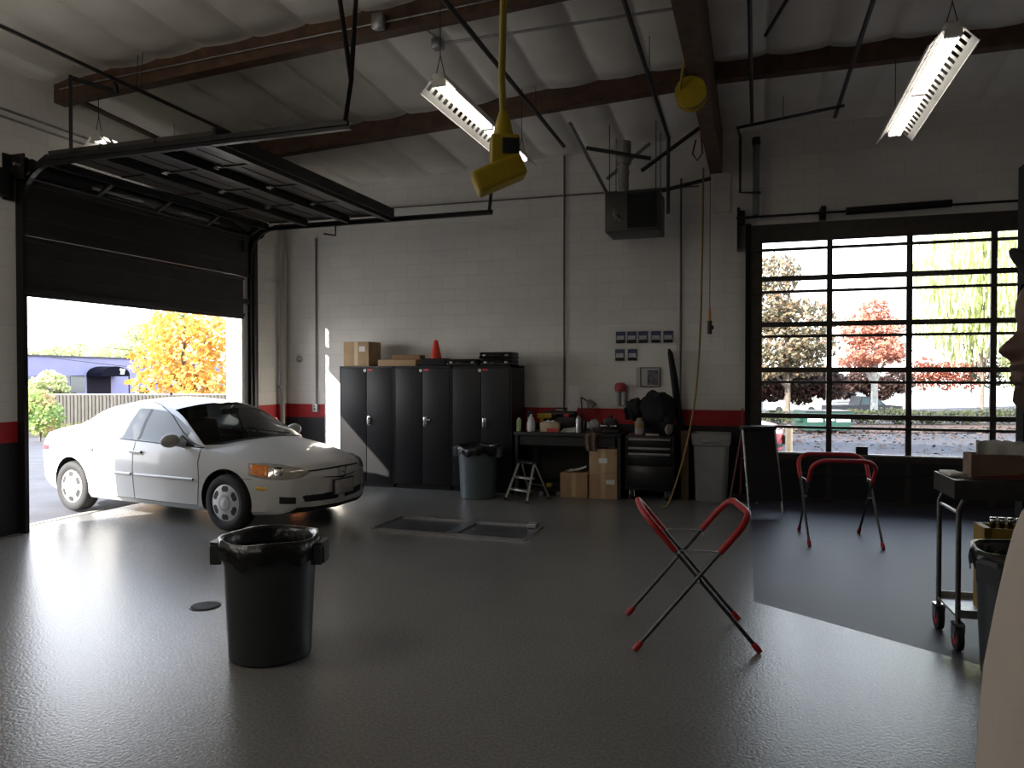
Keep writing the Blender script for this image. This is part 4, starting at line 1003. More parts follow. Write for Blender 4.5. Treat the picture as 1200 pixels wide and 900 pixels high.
# ------------------------------------------------------------------ floor fittings
fh = empty('floor_tray', (-3.07, 7.49, 0), math.radians(-.5), 'long shallow steel tray lying on the grey floor in front of the cabinets', 'floor tray')
M_hatch = mat('tray_bottom', (.17, .175, .20), .26, .6, .25, 3)
MB().box(-.853, .853, -.348, .348, .001, .008).build('tray_bottom', M_hatch, fh)
MB().box(-.87, .87, -.365, -.348, 0, .028).box(-.87, .87, .348, .365, 0, .028).box(-.87, -.853, -.348, .348, 0, .028).box(.853, .87, -.348, .348, 0, .028).build('rim', M_steel, fh)
MB().rbox(.72, .82, .22, .32, .008, .06, .012, 2).build('corner_block', M_galv, fh)
MB().box(-.02, .10, -.30, .30, .008, .022).build('centre_plate', mat('plate_pale', (.2, .23, .25), .3, .5), fh)
fd = empty('floor_drain', (-3.80, 4.42, 0), 0, 'round slotted floor drain set in the floor beside the bin', 'drain')
MB().lathe([(.001, .001), (.105, .001), (.105, .004), (.092, .0065)], 36).build('drain_well', M_blackmatte, fd)
gb = MB().lathe([(.092, .004), (.107, .006), (.11, .001)], 36)
for k in range(-5, 6):
    y = k * .016; h = math.sqrt(.09 ** 2 - y * y); gb.box(-h, h, y - .0035, y + .0035, .003, .007)
gb.build('grate', M_darkpipe, fd)
# ------------------------------------------------------------------ lights and services overhead
M_refl = mat('reflector_white', (.78, .77, .74), .45, 0, .04, 6)
M_tubeon = mat('lit_tube', (1, 1, 1), .4, emit=(1, .93, .82), estr=TUBE)
def make_fixture(loc, L, label, rz=0, tubes=2, drop=.5, roll=0):
    r = empty('strip_light', loc, rz, label, 'strip light', 'fluorescent strip lights'); r.rotation_euler = (0, roll, rz)
    # reflector profile in x,z; runs along y
    MB().rbox(-.055, .055, 0, L, .075, .135, .006, 1).build('channel', M_refl, r)
    rb = MB()
    n = int(L / .115)
    for s in (-1, 1):
        P = lambda t, y: (s * (.05 + .115 * t), y, .10 - .125 * t)
        for t0, t1 in ((0, .22), (.62, 1.0)):
            rb.add([P(t0, 0), P(t1, 0), P(t1, L), P(t0, L)], [(0, 1, 2, 3)])
        for k in range(n + 1):
            ya = k * L / n - .028; yb = ya + .056
            ya, yb = max(0, ya), min(L, yb)
            rb.add([P(.22, ya), P(.62, ya), P(.62, yb), P(.22, yb)], [(0, 1, 2, 3)])
        rb.box(min(s * .160, s * .168), max(s * .160, s * .168), 0, L, -.03, -.015)
    rb.build('reflector', M_refl, r)
    m = 2 if L > 1.6 else 1
    for k in range(m):
        for s in (-1, 1):
            a, b_ = .03 + k * (L / m), (k + 1) * (L / m) - .03
            MB().cyl((s * .038, a, .048), (s * .038, b_, .048), .019, n=12).build('fluorescent_tube', M_tubeon, r)
    for k in range(m + 1):
        y = min(max(k * L / m, .02), L - .02)
        MB().box(-.06, .06, y - .02, y + .02, .03, .08).build('tube_holder', M_refl, r)
    for y in (.05, L - .05):
        MB().tube([(-.04, y, .135), (0, y, .30), (0, y, .135 + drop)], .004, 5).tube([(.04, y, .135), (0, y, .30)], .004, 5).build('hanger_wire', M_darkpipe, r)
    return r
make_fixture((-2.58, 5.85, 4.12), 2.44, 'lit strip light hanging above the tool chest side, behind the yellow outlet box', 0, drop=.75)
make_fixture((1.36, 6.16, 4.12), 2.44, 'lit strip light hanging over the dark floor by the glazed door', 0, drop=.85)
make_fixture((-6.88, 6.34, 4.22), 1.22, 'small lit strip light high up near the open overhead door', 0, drop=.60)
def ppipe(label, pts, r=.02, m=None, name='ceiling_pipe', cat='pipe', grp=None, hang=()):
    o = single(name, label, cat, MB().tube(pts, r, 8), m or M_darkpipe, grp=grp)
    for p, q in hang: MB().tube([p, q], .004, 5).build('hanger_wire', M_darkpipe, o)
    return o
ppipe('dark pipe running over the raised door towards the back of the room', [(-6.0, 1.0, 4.62), (-6.05, 4.65, 4.62), (-6.08, 7.55, 4.62), (-6.08, 7.55, 4.5)], .02, hang=[((-6.06, 6.1, 4.62), (-6.06, 6.12, 5.0)), ((-6.0, 6.1, 4.62), (-6.0, 6.12, 5.0))])
ppipe('dark pipe crossing under the beams left of the yellow outlet box', [(-2.35, .5, 4.70), (-2.42, 9.60, 4.70)], .024, hang=[((-2.36, 4.5, 4.7), (-2.36, 4.5, 5.2)), ((-2.40, 8.2, 4.7), (-2.40, 8.2, 4.98)), ((-2.37, 6.9, 4.7), (-2.37, 6.9, 5.1))])
ppipe('dark pipe running to the heater and dropping down beside it', [(-.98, .5, 4.70), (-1.02, 6.0, 4.70), (-1.05, 9.55, 4.66), (-1.06, 9.60, 4.55), (-1.06, 9.60, 3.72)], .022, hang=[((-1.03, 7.6, 4.7), (-1.03, 7.6, 5.1))])
ppipe('dark pipe running overhead beside the girder into the wall drop', [(-.07, .5, 4.72), (-.05, 9.55, 4.72)], .02)
ppipe('dark pipe running overhead towards the glazed door', [(.93, .5, 4.72), (.88, 9.55, 4.72)], .022)
ppipe('diagonal dark brace rod under the beams right of the girder', [(.62, 5.6, 5.0), (.08, 7.6, 4.95)], .018, name='brace_rod', cat='rod')
ppipe('rectangular bend of dark conduit beside the glazed door', [(.92, 9.0, 4.66), (-.22, 9.6, 4.72), (-.20, 10.2, 4.80), (-.20, 10.28, 4.78), (-.20, 10.28, 4.08), (.06, 10.28, 4.06)], .018, name='conduit', cat='conduit', hang=[((.3, 9.33, 4.69), (.3, 9.33, 4.95))])
dr = empty('duct_pipe', (.0, 10.42, 0), 0, 'thick pale vertical pipe beside the top of the glazed door', 'pipe')
MB().cyl((0, 0, 3.80), (0, 0, 4.78), .045, n=14).build('pipe', mat('pipe_bluegrey', (.16, .18, .19), .5), dr)
MB().cyl((0, 0, 4.72), (0, 0, 4.82), .055, n=14).build('collar', M_darkpipe, dr)
cb = ppipe('grey level conduit with a junction box between the first two beams', [(-2.95, 6.75, 4.93), (-.62, 6.75, 4.93)], .014, M_galv, 'conduit', 'conduit')
MB().rbox(-3.03, -2.92, 6.70, 6.80, 4.88, 4.98, .008, 1).tube([(-2.97, 6.75, 4.98), (-3.08, 6.6, 5.05), (-3.12, 6.47, 4.98)], .008, 6).build('junction_box', M_galv, cb)
jb = empty('junction_box', (-3.36, 6.255, 4.98), 0, 'small pale metal junction box on the first ceiling beam', 'junction box')
MB().rbox(-.06, .06, -.04, .04, -.07, .07, .008, 1).build('box_body', M_galv, jb)
MB().tube([(-3.95, .02, -.15), (-.06, .02, .0)], .008, 6).tube([(.06, .02, 0), (2.7, .02, .10)], .008, 6).build('cable', M_galv, jb)

# unit heater with flue
hx0, hx1, hy, hz0, hz1 = -1.87, -1.17, 9.60, 3.53, 4.05
ht = empty('unit_heater', (hx0, hy, hz0), 0, 'grey unit heater with louvred front hanging high on the back wall', 'heater')
M_heat = mat('heater_enamel', (.055, .055, .048), .45, .2, .1, 6)
MB().rbox(0, hx1 - hx0, 0, .58, 0, hz1 - hz0, .012, 2).build('casing', M_heat, ht)
MB().box(-.012, 0, .10, .52, .10, .45).build('side_panel', mat('heater_panel_pale', (.38, .37, .33), .5, 0, .1, 6), ht)
gl = MB().box(.29, .67, -.008, 0, .04, .49)
for k in range(9):
    z = .06 + k * .048; gl.box(.30, .66, -.03, -.006, z, z + .010, M=None)
gl.build('louvre', M_blackmatte, ht)
lg_ = MB()
for k in (0, 1): lg_.add([(.09 + k * .055, -.004, .24 - k * .03), (.12 + k * .055, -.004, .26 - k * .03), (.165 + k * .055, -.004, .17 - k * .03), (.135 + k * .055, -.004, .15 - k * .03)], [(0, 1, 2, 3)])
lg_.add([(.10, -.004, .29), (.125, -.004, .31), (.21, -.004, .19), (.185, -.004, .17)], [(0, 1, 2, 3)])
lg_.build('badge_stripe', mat('badge_grey', (.15, .14, .135), .5), ht)
MB().cyl((.19, .30, .50), (.19, .30, 1.0), .072, n=20).lathe([(.08, 0), (.08, .04)], 20, c=(.19, .30, .82)).build('flue_pipe', M_galv, ht)
MB().cyl((.19, .30, .95), (.19, .30, 1.24), .10, n=20).build('flue_collar', M_galv, ht)
for x, y in ((.05, .05), (.65, .05), (.05, .53), (.65, .53)): MB().cyl((x, y, .50), (x, y, 1.40), .006, n=6).build('hanger_rod', M_darkpipe, ht)
sb = empty('strut_brace', (-2.10, 8.62, 4.66), 0, 'long grey strut sloping from the second beam down to the heater', 'strut')
MB().tube([(0, 0, 0), (.24, 1.1, -.61)], .028, 4).build('strut', M_galv, sb)
for i, (p, q, lb) in enumerate((((-2.14, 9.7, 4.68), (-1.30, 9.75, 4.48), 'dark channel strut crossing in front of the flue, sloping down right'), ((-1.98, 10.28, 4.40), (-1.38, 10.28, 4.84), 'grey channel strut crossing behind the flue, rising to the right'),
                   ((-1.42, 9.75, 4.33), (-.70, 9.9, 4.86), 'channel strut sloping between the heater and the girder'), ((-1.18, 9.95, 4.1), (-.58, 10.3, 4.30), 'short strut sloping from the heater top to the girder end'))):
    single('channel_strut', lb, 'strut', MB().tube([p, q], .026, 4), M_galv if i == 1 else M_darkpipe, grp='struts around the heater flue')
# yellow outlet box on a drop cord
po = empty('drop_outlet_box', (-.81, 2.38, 2.33), math.radians(24), 'yellow rubber outlet box hanging from the ceiling on a yellow cord', 'outlet box')
lean = Matrix.Rotation(.10, 4, 'Y')
def lv(*p): return lean @ Vector(p)
yb = MB(); Mt = Matrix.Rotation(math.radians(-24), 4, 'Y')
yb.rbox(-.088, .088, -.05, .05, .0, .078, .016, 3, 0, Mt)
yb.build('lower_block', M_yellow, po)
ub = MB(); ub.rbox(-.045, .052, -.042, .042, .06, .165, .012, 3)
ub.build('upper_block', M_yellow, po)
MB().rbox(-.008, .050, -.048, -.040, .098, .150, .004, 2).build('outlet_face', M_blackplastic, po)
MB().lathe([(.036, .155), (.034, .175), (.024, .22), (.019, .235), (.014, .25)], 20).build('strain_relief', M_yellow, po)
MB().tube([(0, 0, .24), (-.006, 0, .36), (.0, 0, .60), (.015, .02, 1.2), (.02, .04, 3.0)], .0125, 10).build('cord', mat('cord_yellow', (.38, .29, .03), .5), po)
# hose reel and hose
hr = empty('hose_reel', (-.57, 7.0, 4.25), PI / 2, 'yellow hose reel mounted under the timber girder', 'hose reel')
MB().cyl((-.06, 0, 0), (.06, 0, 0), .10, n=24).cyl((-.075, 0, 0), (-.06, 0, 0), .14, n=28).cyl((.06, 0, 0), (.075, 0, 0), .14, n=28).build('drum', M_yellow, hr)
MB().tube([(-.05, .0, .12)] + [(-.05 + .1 * k / 48, .118 * math.sin(k * PI / 6), .118 * math.cos(k * PI / 6)) for k in range(49)], .013, 6).build('coiled_hose', mat('hose_yellow', (.30, .20, .015), .5), hr)
MB().box(-.012, .09, -.05, .05, .08, .26).box(.078, .09, -.05, .05, -.02, .2).build('bracket', M_black, hr)
MB().tube([(-.05, .1, .0), (-.22, .05, .18), (-.25, 0, .36), (-.15, 0, .55)], .012, 6).build('supply_loop', mat('hose_yellow', (.30, .20, .015), .5), hr)
M_hose = mat('hose_ochre', (.24, .15, .03), .5, 0, .1, 10)
pts = [(-.66, 10.12, 4.40), (-.67, 10.10, 3.2), (-.69, 10.05, 2.2), (-.74, 9.95, 1.4), (-.84, 9.78, .75), (-.95, 9.62, .3), (-1.03, 9.50, .06), (-1.06, 9.46, .013), (-1.10, 9.40, .013)]
def smooth_pts(P, k=6):
    P = [Vector(p) for p in P]; out = []
    for i in range(len(P) - 1):
        a, b_, c, d = P[max(i - 1, 0)], P[i], P[i + 1], P[min(i + 2, len(P) - 1)]
        for j in range(k):
            t = j / k; out.append(.5 * ((2 * b_) + (c - a) * t + (2 * a - 5 * b_ + 4 * c - d) * t * t + (3 * b_ - a - 3 * c + d) * t ** 3))
    return out + [P[-1]]
single('air_hose', 'ochre air hose hanging from the girder down to the floor beside the tool chest', 'hose', MB().tube(smooth_pts(pts), .012, 8), M_hose)
rc2 = empty('air_line', (-.56, 9.9, 0), 0, 'thin reddish cord with an orange and black coupling hanging above the stripe', 'air line')
MB().tube([(0, 0, 4.40), (-.0, 0, 3.2), (.0, 0, 2.52)], .006, 6).build('cord', mat('cord_redbrown', (.20, .07, .03), .5), rc2)
MB().cyl((0, 0, 2.36), (0, 0, 2.53), .022, .014, n=12).build('orange_grip', mat('grip_orange', (.55, .25, .05), .5), rc2)
MB().cyl((0, 0, 2.20), (0, 0, 2.37), .03, n=12).rbox(-.02, .05, -.02, .02, 2.26, 2.31, .006, 1).build('coupling', M_black, rc2)
MB().tube([(0, 0, 2.2), (.0, 0, 2.16), (.03, 0, 2.08)], .007, 6).build('tip', M_steel, rc2)
ppipe('dark red looped hose end clipped to the girder near the wall', [(-.72, 9.6, 4.62), (-.76, 9.6, 4.45), (-.70, 9.6, 4.36), (-.64, 9.6, 4.45), (-.66, 9.6, 4.75)], .012, mat('hose_red', (.16, .02, .03), .5), 'hose_loop', 'hose')
# dark post to the right
M_postblack = mat('post_black', (.006, .006, .006), .9, 0, .1, 5, spec=.1)
pt = empty('steel_post', (1.93, 6.35, 0), 0, 'dark square steel post standing behind the tool cart', 'post')
MB().box(-.08, .08, -.08, .08, .02, 3.22).build('post', M_postblack, pt)
MB().box(-.15, .15, -.15, .15, 0, .02).build('base_plate', M_black, pt)
# ------------------------------------------------------------------ outside: ground, left yard, right yard
SIN, COS = math.sin(math.radians(18.136)), math.cos(math.radians(18.136))
def at(px, depth, z=0.0):
    """a spot outside, by bearing (tangent from the viewing axis) and distance"""
    l = (px - 600) / 870 * depth
    return Vector((l * COS - depth * SIN, l * SIN + depth * COS, z))
def zof(py, depth): return 1.7 - (py - 437) * depth / 870
def gz(d):
    return -1.9 * sstep(24.5, 33, d) - .012
M_grass = mat('dry_grass', (.07, .075, .025), .9, 0, .4, 3, .4, 60)
M_lot = mat('far_lot', (.30, .30, .32), .9, 0, .2, 1.2)
g = MB(); n1, n2 = 90, 60
vs = []; 
def gpt(u, v):
    ang = math.radians(-75 + 150 * u); d = 5.5 + 150 * v ** 2.2
    p = Vector((math.sin(ang - math.radians(18.1)) * d / max(.35, math.cos(ang)), math.cos(ang - math.radians(18.1)) * d / max(.35, math.cos(ang)), 0))
    return (p.x, p.y, gz(d))
# keep the yard outside the room: build as patches left and behind
def yard(x0, x1, y0, y1, nx, ny, name, m):
    b = MB()
    def fn(u, v):
        x, y = x0 + u * (x1 - x0), y0 + v * (y1 - y0); d = -x * SIN + y * COS
        return (x, y, gz(max(d, 0)))
    b.grid(nx, ny, fn); return struct(b, name, m)
yard(-140, -7.72, -30, 120, 80, 90, 'ground', M_asphalt)
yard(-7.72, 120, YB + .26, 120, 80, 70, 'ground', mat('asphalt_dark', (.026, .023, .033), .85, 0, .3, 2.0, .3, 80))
yard(-7.72, XR + .3, YR - 12, YR - .26, 4, 4, 'ground', M_asphalt)
# ---- left yard
def strip_between(p0, p1, wd, z0, z1, name, m, **k):
    d = (p1 - p0); L = d.length; a = math.atan2(d.y, d.x)
    o = MB().box(0, L, 0, wd, z0, z1).build(name, m); o.location = (p0.x, p0.y, 0); o.rotation_euler = (0, 0, a); return o
kb = strip_between(at(-80, 19.6), at(330, 19.6), .18, -.02, .12, 'kerb', mat('kerb_concrete', (.05, .048, .045), .85, 0, .2, 6)); kb['kind'] = 'structure'
gr = strip_between(at(-80, 19.8), at(330, 19.8), 3.8, 0, .10, 'grass_verge', M_grass); gr['kind'] = 'structure'
rng = random.Random(5)
gt = MB()
for k in range(2600):
    q = at(rng.uniform(-10, 300), rng.uniform(19.9, 21.6)); h = rng.uniform(.06, .26); a = rng.uniform(0, PI); w_ = .02
    gt.add([(q.x - w_ * math.cos(a), q.y - w_ * math.sin(a), .09), (q.x + w_ * math.cos(a), q.y + w_ * math.sin(a), .09), (q.x + rng.uniform(-.05, .05), q.y + rng.uniform(-.05, .05), .09 + h)], [(0, 1, 2)])
o = gt.build('grass', mat('grass_blades', (.11, .11, .04), .8, 0, .4, 2)); o['kind'] = 'stuff'
f0, f1 = at(-60, 21.6), at(330, 21.6)
fe = empty('slat_fence', (f0.x, f0.y, 0), math.atan2((f1 - f0).y, (f1 - f0).x), 'low grey slatted chain-link fence across the yard behind the white sedan', 'fence')
L = (f1 - f0).length; fm = MB(); k = 0; x = 0
while x < L:
    fm.box(x, x + .055, -.01, .01, .12, 1.05, k % 2); x += .105; k += 1
fm.box(0, L, .012, .018, .12, 1.05, 2)
fm.build('slat_panel', [mat('slat_grey', (.040, .036, .033), .7, 0, .15, 6), mat('slat_tan', (.060, .054, .046), .7, 0, .15, 6), mat('fence_mesh_pale', (.13, .12, .095), .7, 0, .2, 4)], fe)
x = 0
while x < L:
    MB().cyl((x, .04, 0), (x, .04, 1.10), .03, n=8).build('post', M_galv, fe); x += 2.4
MB().cyl((0, .03, 1.07), (L, .03, 1.07), .022, n=8).build('top_rail', M_galv, fe)

# ---- trees and shrubs made of leaf cards
def leaf_mesh(rr, blobs, n, size, droop=0):
    b = MB(); tot = sum(r[3] * r[4] for r in blobs)
    for bx, bz, by, r, rz_ in blobs:
        for _ in range(int(n * r * rz_ / tot)):
            while True:
                p = Vector((rr.uniform(-1, 1), rr.uniform(-1, 1), rr.uniform(-1, 1)))
                if .35 < p.length < 1: break
            c = Vector((bx + p.x * r, by + p.y * r, bz + p.z * rz_))
            s = size * rr.uniform(.6, 1.3)
            if droop:
                e = Vector((rr.uniform(-.1, .1), rr.uniform(-.1, .1), -1)) * s * droop; f_ = Vector((rr.uniform(-1, 1), rr.uniform(-1, 1), 0)).normalized() * s * .45
            else:
                e = Vector((rr.uniform(-1, 1), rr.uniform(-1, 1), rr.uniform(-1, 1))).normalized() * s
                f_ = e.orthogonal().normalized() * s * .8
            b.add([c - e * .5 - f_ * .5, c - e * .5 + f_ * .5, c + e * .5 + f_ * .35, c + e * .5 - f_ * .35], [(0, 1, 2, 3)], False, 0)
    return b
def leafmat(name, c1, c2, c3=None, emit=0):
    m = mat(name, c1, .7, 0, .01, 1.0); nt = m.node_tree
    r = [x for x in nt.nodes if x.type == 'VALTORGB'][0]; r.color_ramp.elements[0].color = (*c1, 1); r.color_ramp.elements[1].color = (*c2, 1)
    if c3: e = r.color_ramp.elements.new(.5); e.color = (*c3, 1)
    nz = [x for x in nt.nodes if x.type == 'TEX_NOISE'][0]; nz.inputs['Scale'].default_value = 2.2; nz.inputs['Detail'].default_value = 8
    b = nt.nodes['Principled BSDF']; out = nt.nodes['Material Output']; tl = nt.nodes.new('ShaderNodeBsdfTranslucent'); mx = nt.nodes.new('ShaderNodeMixShader'); mx.inputs[0].default_value = .45
    nt.links.new(r.outputs[0], tl.inputs['Color']); nt.links.new(b.outputs[0], mx.inputs[1]); nt.links.new(tl.outputs[0], mx.inputs[2]); nt.links.new(mx.outputs[0], out.inputs[0])
    return m
M_bark = mat('tree_bark', (.13, .10, .08), .9, 0, .3, 4)
M_barkpale = mat('pale_bark', (.42, .40, .37), .9, 0, .3, 4)
def tree(px, d, base_z, blobs, n, size, m, label, trunk=True, bark=M_bark, droop=0, seed=1, group=None, name='tree', lean=0, tr=.13):
    p = at(px, d, base_z); rr = random.Random(seed)
    r = empty(name, p, math.radians(18.1), label, 'tree' if name == 'tree' else 'shrub', group)
    leaf_mesh(rr, blobs, n, size, droop).build('foliage', m, r)
    if trunk:
        cz = sum(b[1] for b in blobs) / len(blobs); topz = max(b[1] for b in blobs)
        t = MB().tube([(0, 0, 0), (.05 + lean, 0, cz * .45), (lean, .05, cz), (lean + .1, 0, topz)], [tr, tr * .75, tr * .5, tr * .15], 8)
        for bx, bz, by, rad, rzz in blobs:
            t.tube([(lean * .6, 0, cz * .5), (bx * .5, by * .5, (cz * .5 + bz) * .55), (bx, by, bz)], [tr * .45, tr * .3, tr * .08], 6)
        t.build('trunk', bark, r)
    return r
LF_yel = leafmat('yellow_leaves', (.50, .19, .03), (.80, .66, .36), (.62, .38, .08))
LF_green = leafmat('pale_green_leaves', (.30, .38, .16), (.62, .62, .34))
LF_dkgr = leafmat('dark_green_leaves', (.05, .09, .03), (.16, .22, .07))
LF_or = leafmat('orange_brown_leaves', (.26, .13, .08), (.48, .30, .19), (.13, .13, .08))
LF_red = leafmat('red_leaves', (.38, .11, .07), (.62, .33, .24))
LF_wil = leafmat('willow_leaves', (.40, .44, .18), (.72, .74, .42))
LF_mar = leafmat('maroon_leaves', (.03, .014, .014), (.10, .03, .025), (.05, .025, .016))
LF_hed = leafmat('hedge_leaves', (.022, .030, .010), (.085, .090, .032))
LF_flow = leafmat('flowering_leaves', (.14, .24, .07), (.75, .35, .28), (.28, .36, .12))
# left
s_ = 26 / 870
tree(214, 26, gz(26), [(-.9, 2.3, .2, 1.0, .8), (.2, 2.6, -.3, 1.2, 1.1), (1.0, 2.1, .3, 1.1, 1.0), (.1, 3.8, .1, 1.1, .85), (1.1, 3.3, -.2, .9, .8), (-.6, 3.2, -.2, .8, .7), (.9, 1.4, -.3, 1.0, .6), (-1.1, 1.5, -.2, .7, .4), (0, 1.5, 0, .9, .6)],
     3900, .14, LF_yel, 'bright yellow autumn tree beyond the slatted fence', seed=2)
tree(148, 106, -1.9, [(-1.5, 6.6, 0, 2.6, 1.5), (1.5, 7.2, 0, 2.6, 1.9), (1.8, 9.4, 0, 2.2, 1.5), (4.0, 9.5, 0, 2.2, 1.8), (-4.0, 6.0, 0, 1.8, .8)], 1500, .42, LF_green, 'pale thin tree rising behind the lilac building', seed=3)
tree(190, 108, -1.9, [(0, 9.6, 0, 2.3, 1.8), (2.2, 11.0, 0, 2.2, 1.4), (-1.0, 7.6, 0, 2.0, 1.5)], 1700, .40, LF_dkgr, 'dark green tree beside the utility pole', seed=4)
tree(46, 18.5, 0, [(0, .85, 0, .42, .36), (-.35, .7, .1, .38, .34), (.3, .65, -.1, .36, .38), (0, 1.05, 0, .34, .26), (.1, .4, 0, .4, .28)], 1700, .075, LF_flow, 'flowering bush in front of the fence by the door jamb', seed=5, name='bush', tr=.03)
# lilac building
b0, b1 = at(-60, 56), at(262, 100)
dv = b1 - b0; ba = math.atan2(dv.y, dv.x); BL = dv.length
bl = empty('office_building', (b0.x, b0.y, -1.9), ba, 'long lilac single-storey office building beyond the fence', 'building')
M_lil = mat('lilac_stucco', (.19, .185, .30), .8, 0, .06, .5)
MB().box(0, BL, 0, 7, 0, 5.05).build('wall', M_lil, bl)
MB().box(-.1, BL + .1, -.12, 7.1, 5.05, 5.2).build('parapet', mat('parapet_grey', (.04, .04, .06), .8), bl)
M_win = mat('window_blue_glass', (.03, .045, .055), .15, 0, .2, .4)
def along(px):   # distance along the facade seen at a bearing
    t = (px - 600) / 870; dx, dy = math.cos(ba), math.sin(ba)
    # lateral/depth of b0 + s*(dx,dy)
    l0, d0 = b0.x * COS + b0.y * SIN, -b0.x * SIN + b0.y * COS; l1, d1 = dx * COS + dy * SIN, -dx * SIN + dy * COS
    return (t * d0 - l0) / (l1 - t * d1)
for xa, xb in ((20, 39), (41, 72), (74, 80), (82, 99)):
    MB().box(along(xa), along(xb), -.05, .05, 1.75, 3.35).build('window', M_win, bl)
a0, a1 = along(101), along(135); am, aw = (a0 + a1) / 2, (a1 - a0) / 2
MB().box(a0 + .1, a1 - aw * .35, -.06, .05, 1.4, 3.3).build('door', mat('entry_dark', (.012, .010, .016), .9, spec=.1), bl)
av = []
for k in range(13):
    t = PI * k / 12; av.append((am - aw * math.cos(t), 3.25 + 1.0 * math.sin(t) ** .8))
MB().prism(av, -1.6, 0, 'y').build('awning', mat('awning_navy', (.005, .005, .010), .95, spec=.05), bl)
MB().box(a1 - .12, a1, -1.6, -1.5, 0, 3.3).build('awning_post', M_black, bl)
eb = MB().add([(am + aw * .25, -1.63, 3.45), (am + aw * .55, -1.63, 3.45), (am + aw * .62, -1.63, 4.0), (am + aw * .32, -1.63, 4.0)], [(0, 1, 2, 3)]).add([(am + aw * .2, -1.635, 3.85), (am + aw * .38, -1.635, 3.75), (am + aw * .38, -1.635, 4.05), (am + aw * .24, -1.635, 4.05)], [(0, 1, 2, 3)])
eb.build('awning_emblem', M_white, bl)
tree(57, 52, -1.9, [(-.6, 2.9, 0, .7, .45), (.5, 3.0, 0, .7, .5), (0, 3.3, 0, .6, .5), (-.9, 2.5, 0, .5, .35), (.9, 2.5, 0, .5, .35)], 900, .22, LF_green, 'feathery pale palm-like shrub before the lilac building', seed=6, name='shrub')
tree(62, 50, -1.9, [(-1.2, 1.8, 0, .8, .55), (0, 1.9, 0, .9, .55), (1.1, 1.8, 0, .8, .5)], 1200, .16, LF_hed, 'clipped green hedge before the lilac building', seed=7, name='hedge', trunk=False)
tree(168, 44, -1.9, [(0, 1.6, 0, .7, .6), (0, 2.3, 0, .4, .5)], 700, .16, LF_hed, 'small upright shrub left of the yellow tree', seed=8, name='shrub', tr=.05)
up = at(177, 62, -1.9)
pl_ = empty('utility_pole', up, 0, 'grey wooden utility pole with a cross arm behind the yellow tree', 'pole')
MB().cyl((0, 0, 0), (0, 0, 9.2), .17, .12, n=10).build('pole', mat('pole_grey', (.30, .28, .27), .9, 0, .2, 4), pl_)
MB().box(-1.0, 1.0, -.06, .06, 5.9, 6.05).build('cross_arm', M_bark, pl_)
# street wires
for k, z in enumerate((5.9, 4.5)):
    a_, b_ = at(60, 62, z - 1.9 + .4), at(400, 62, z - 1.9 + .3)
    single('overhead_wire', ['upper overhead wire crossing behind the utility pole', 'lower overhead wire crossing behind the utility pole'][k], 'wire', MB().tube([a_.lerp(b_, t / 12) - Vector((0, 0, 1.0 * math.sin(PI * t / 12))) for t in range(13)], .03, 5), M_black)
# distant roofline
for k_, (px_, h_) in enumerate(((38, 0), (66, .5), (92, 1.0), (116, .2))):
    tree(px_, 130, -1.9, [(-1.2, 6.3 + h_, 0, 2.4, 1.1), (1.4, 6.0 + h_, 0, 2.4, 1.0), (0, 7.0 + h_, 0, 1.6, .9)], 500, .5, LF_green, 'hazy distant tree showing just above the lilac building roof', seed=11 + k_, group='distant trees above the lilac roof')

# ---- right yard
lt = MB()
rng = random.Random(9)
def litter(u, v):
    return at(860 + 420 * u, 21.0 + 3.6 * v, .012 + (.03 * v))
lt.grid(20, 6, litter)
o = lt.build('leaf_litter', mat('leaf_litter_ground', (.050, .026, .021), .95, 0, .5, 3, .4, 30)); o['kind'] = 'stuff'
lf = MB()
for k in range(1500):
    q = at(rng.uniform(880, 1220), 14 + 9 * rng.random() ** .4, .03); a = rng.uniform(0, PI); s = rng.uniform(.03, .07)
    lf.add([(q.x + s * math.cos(a + t), q.y + s * math.sin(a + t), .015 + .05 * rng.random()) for t in (0, 1.57, 3.14, 4.71)], [(0, 1, 2, 3)])
o = lf.build('fallen_leaves', mat('fallen_leaf', (.055, .028, .02), .9, 0, .4, 5)); o['kind'] = 'stuff'
i = 0
for px, w_, h in ((905, 1.1, .34), (1075, 1.0, .36), (1000, .9, .38), (1040, 1.0, .42), (1110, 1.0, .36), (1150, 1.0, .40), (1190, 1.0, .42)):
    tree(px, 23.9, 0, [(-w_ * .45, h * .7, 0, w_ * .5, h * .6), (w_ * .4, h * .75, .1, w_ * .55, h * .6), (0, h * .9, 0, w_ * .5, h * .55)], 750, .075, LF_hed,
         ['low bush left of the green dumpster', 'low bush just left of the white building gable end', 'low bush right of the green dumpster', 'low bush below the dark pickup truck', 'low bush in the middle of the white building', 'low bush under the willow', 'low bush by the person\'s face'][i], seed=20 + i, name='bush', trunk=False, group='low bushes at the yard edge'); i += 1
dq = at(964, 21.2); du = empty('dumpster', dq, math.radians(20), 'green metal dumpster with white panels at the far side of the yard', 'dumpster')
M_dump = mat('dumpster_green', (.004, .040, .027), .5, 0, .2, 3)
MB().prism([(-.62, .10), (.62, .10), (.66, .55), (-.66, .55)], -.4, .4, 'y').box(-.68, .68, -.43, .43, .55, .60).build('dumpster_body', M_dump, du)
MB().box(-.60, -.18, -.415, -.402, .32, .50).box(.22, .60, -.415, -.402, .32, .50).box(-.10, .16, -.415, -.402, .36, .56).build('white_panel', M_white, du)
MB().box(-.66, .0, -.44, .44, .60, .635).box(.02, .66, -.44, .44, .60, .635).build('lid', M_black, du)
MB().box(-.74, -.62, -.2, .2, .34, .42).box(.62, .74, -.2, .2, .34, .42).build('side_pocket', M_dump, du)
bq = at(925, 13.3); bo = empty('bollard', bq, 0, 'pale tan bollard standing outside the glazed door', 'bollard')
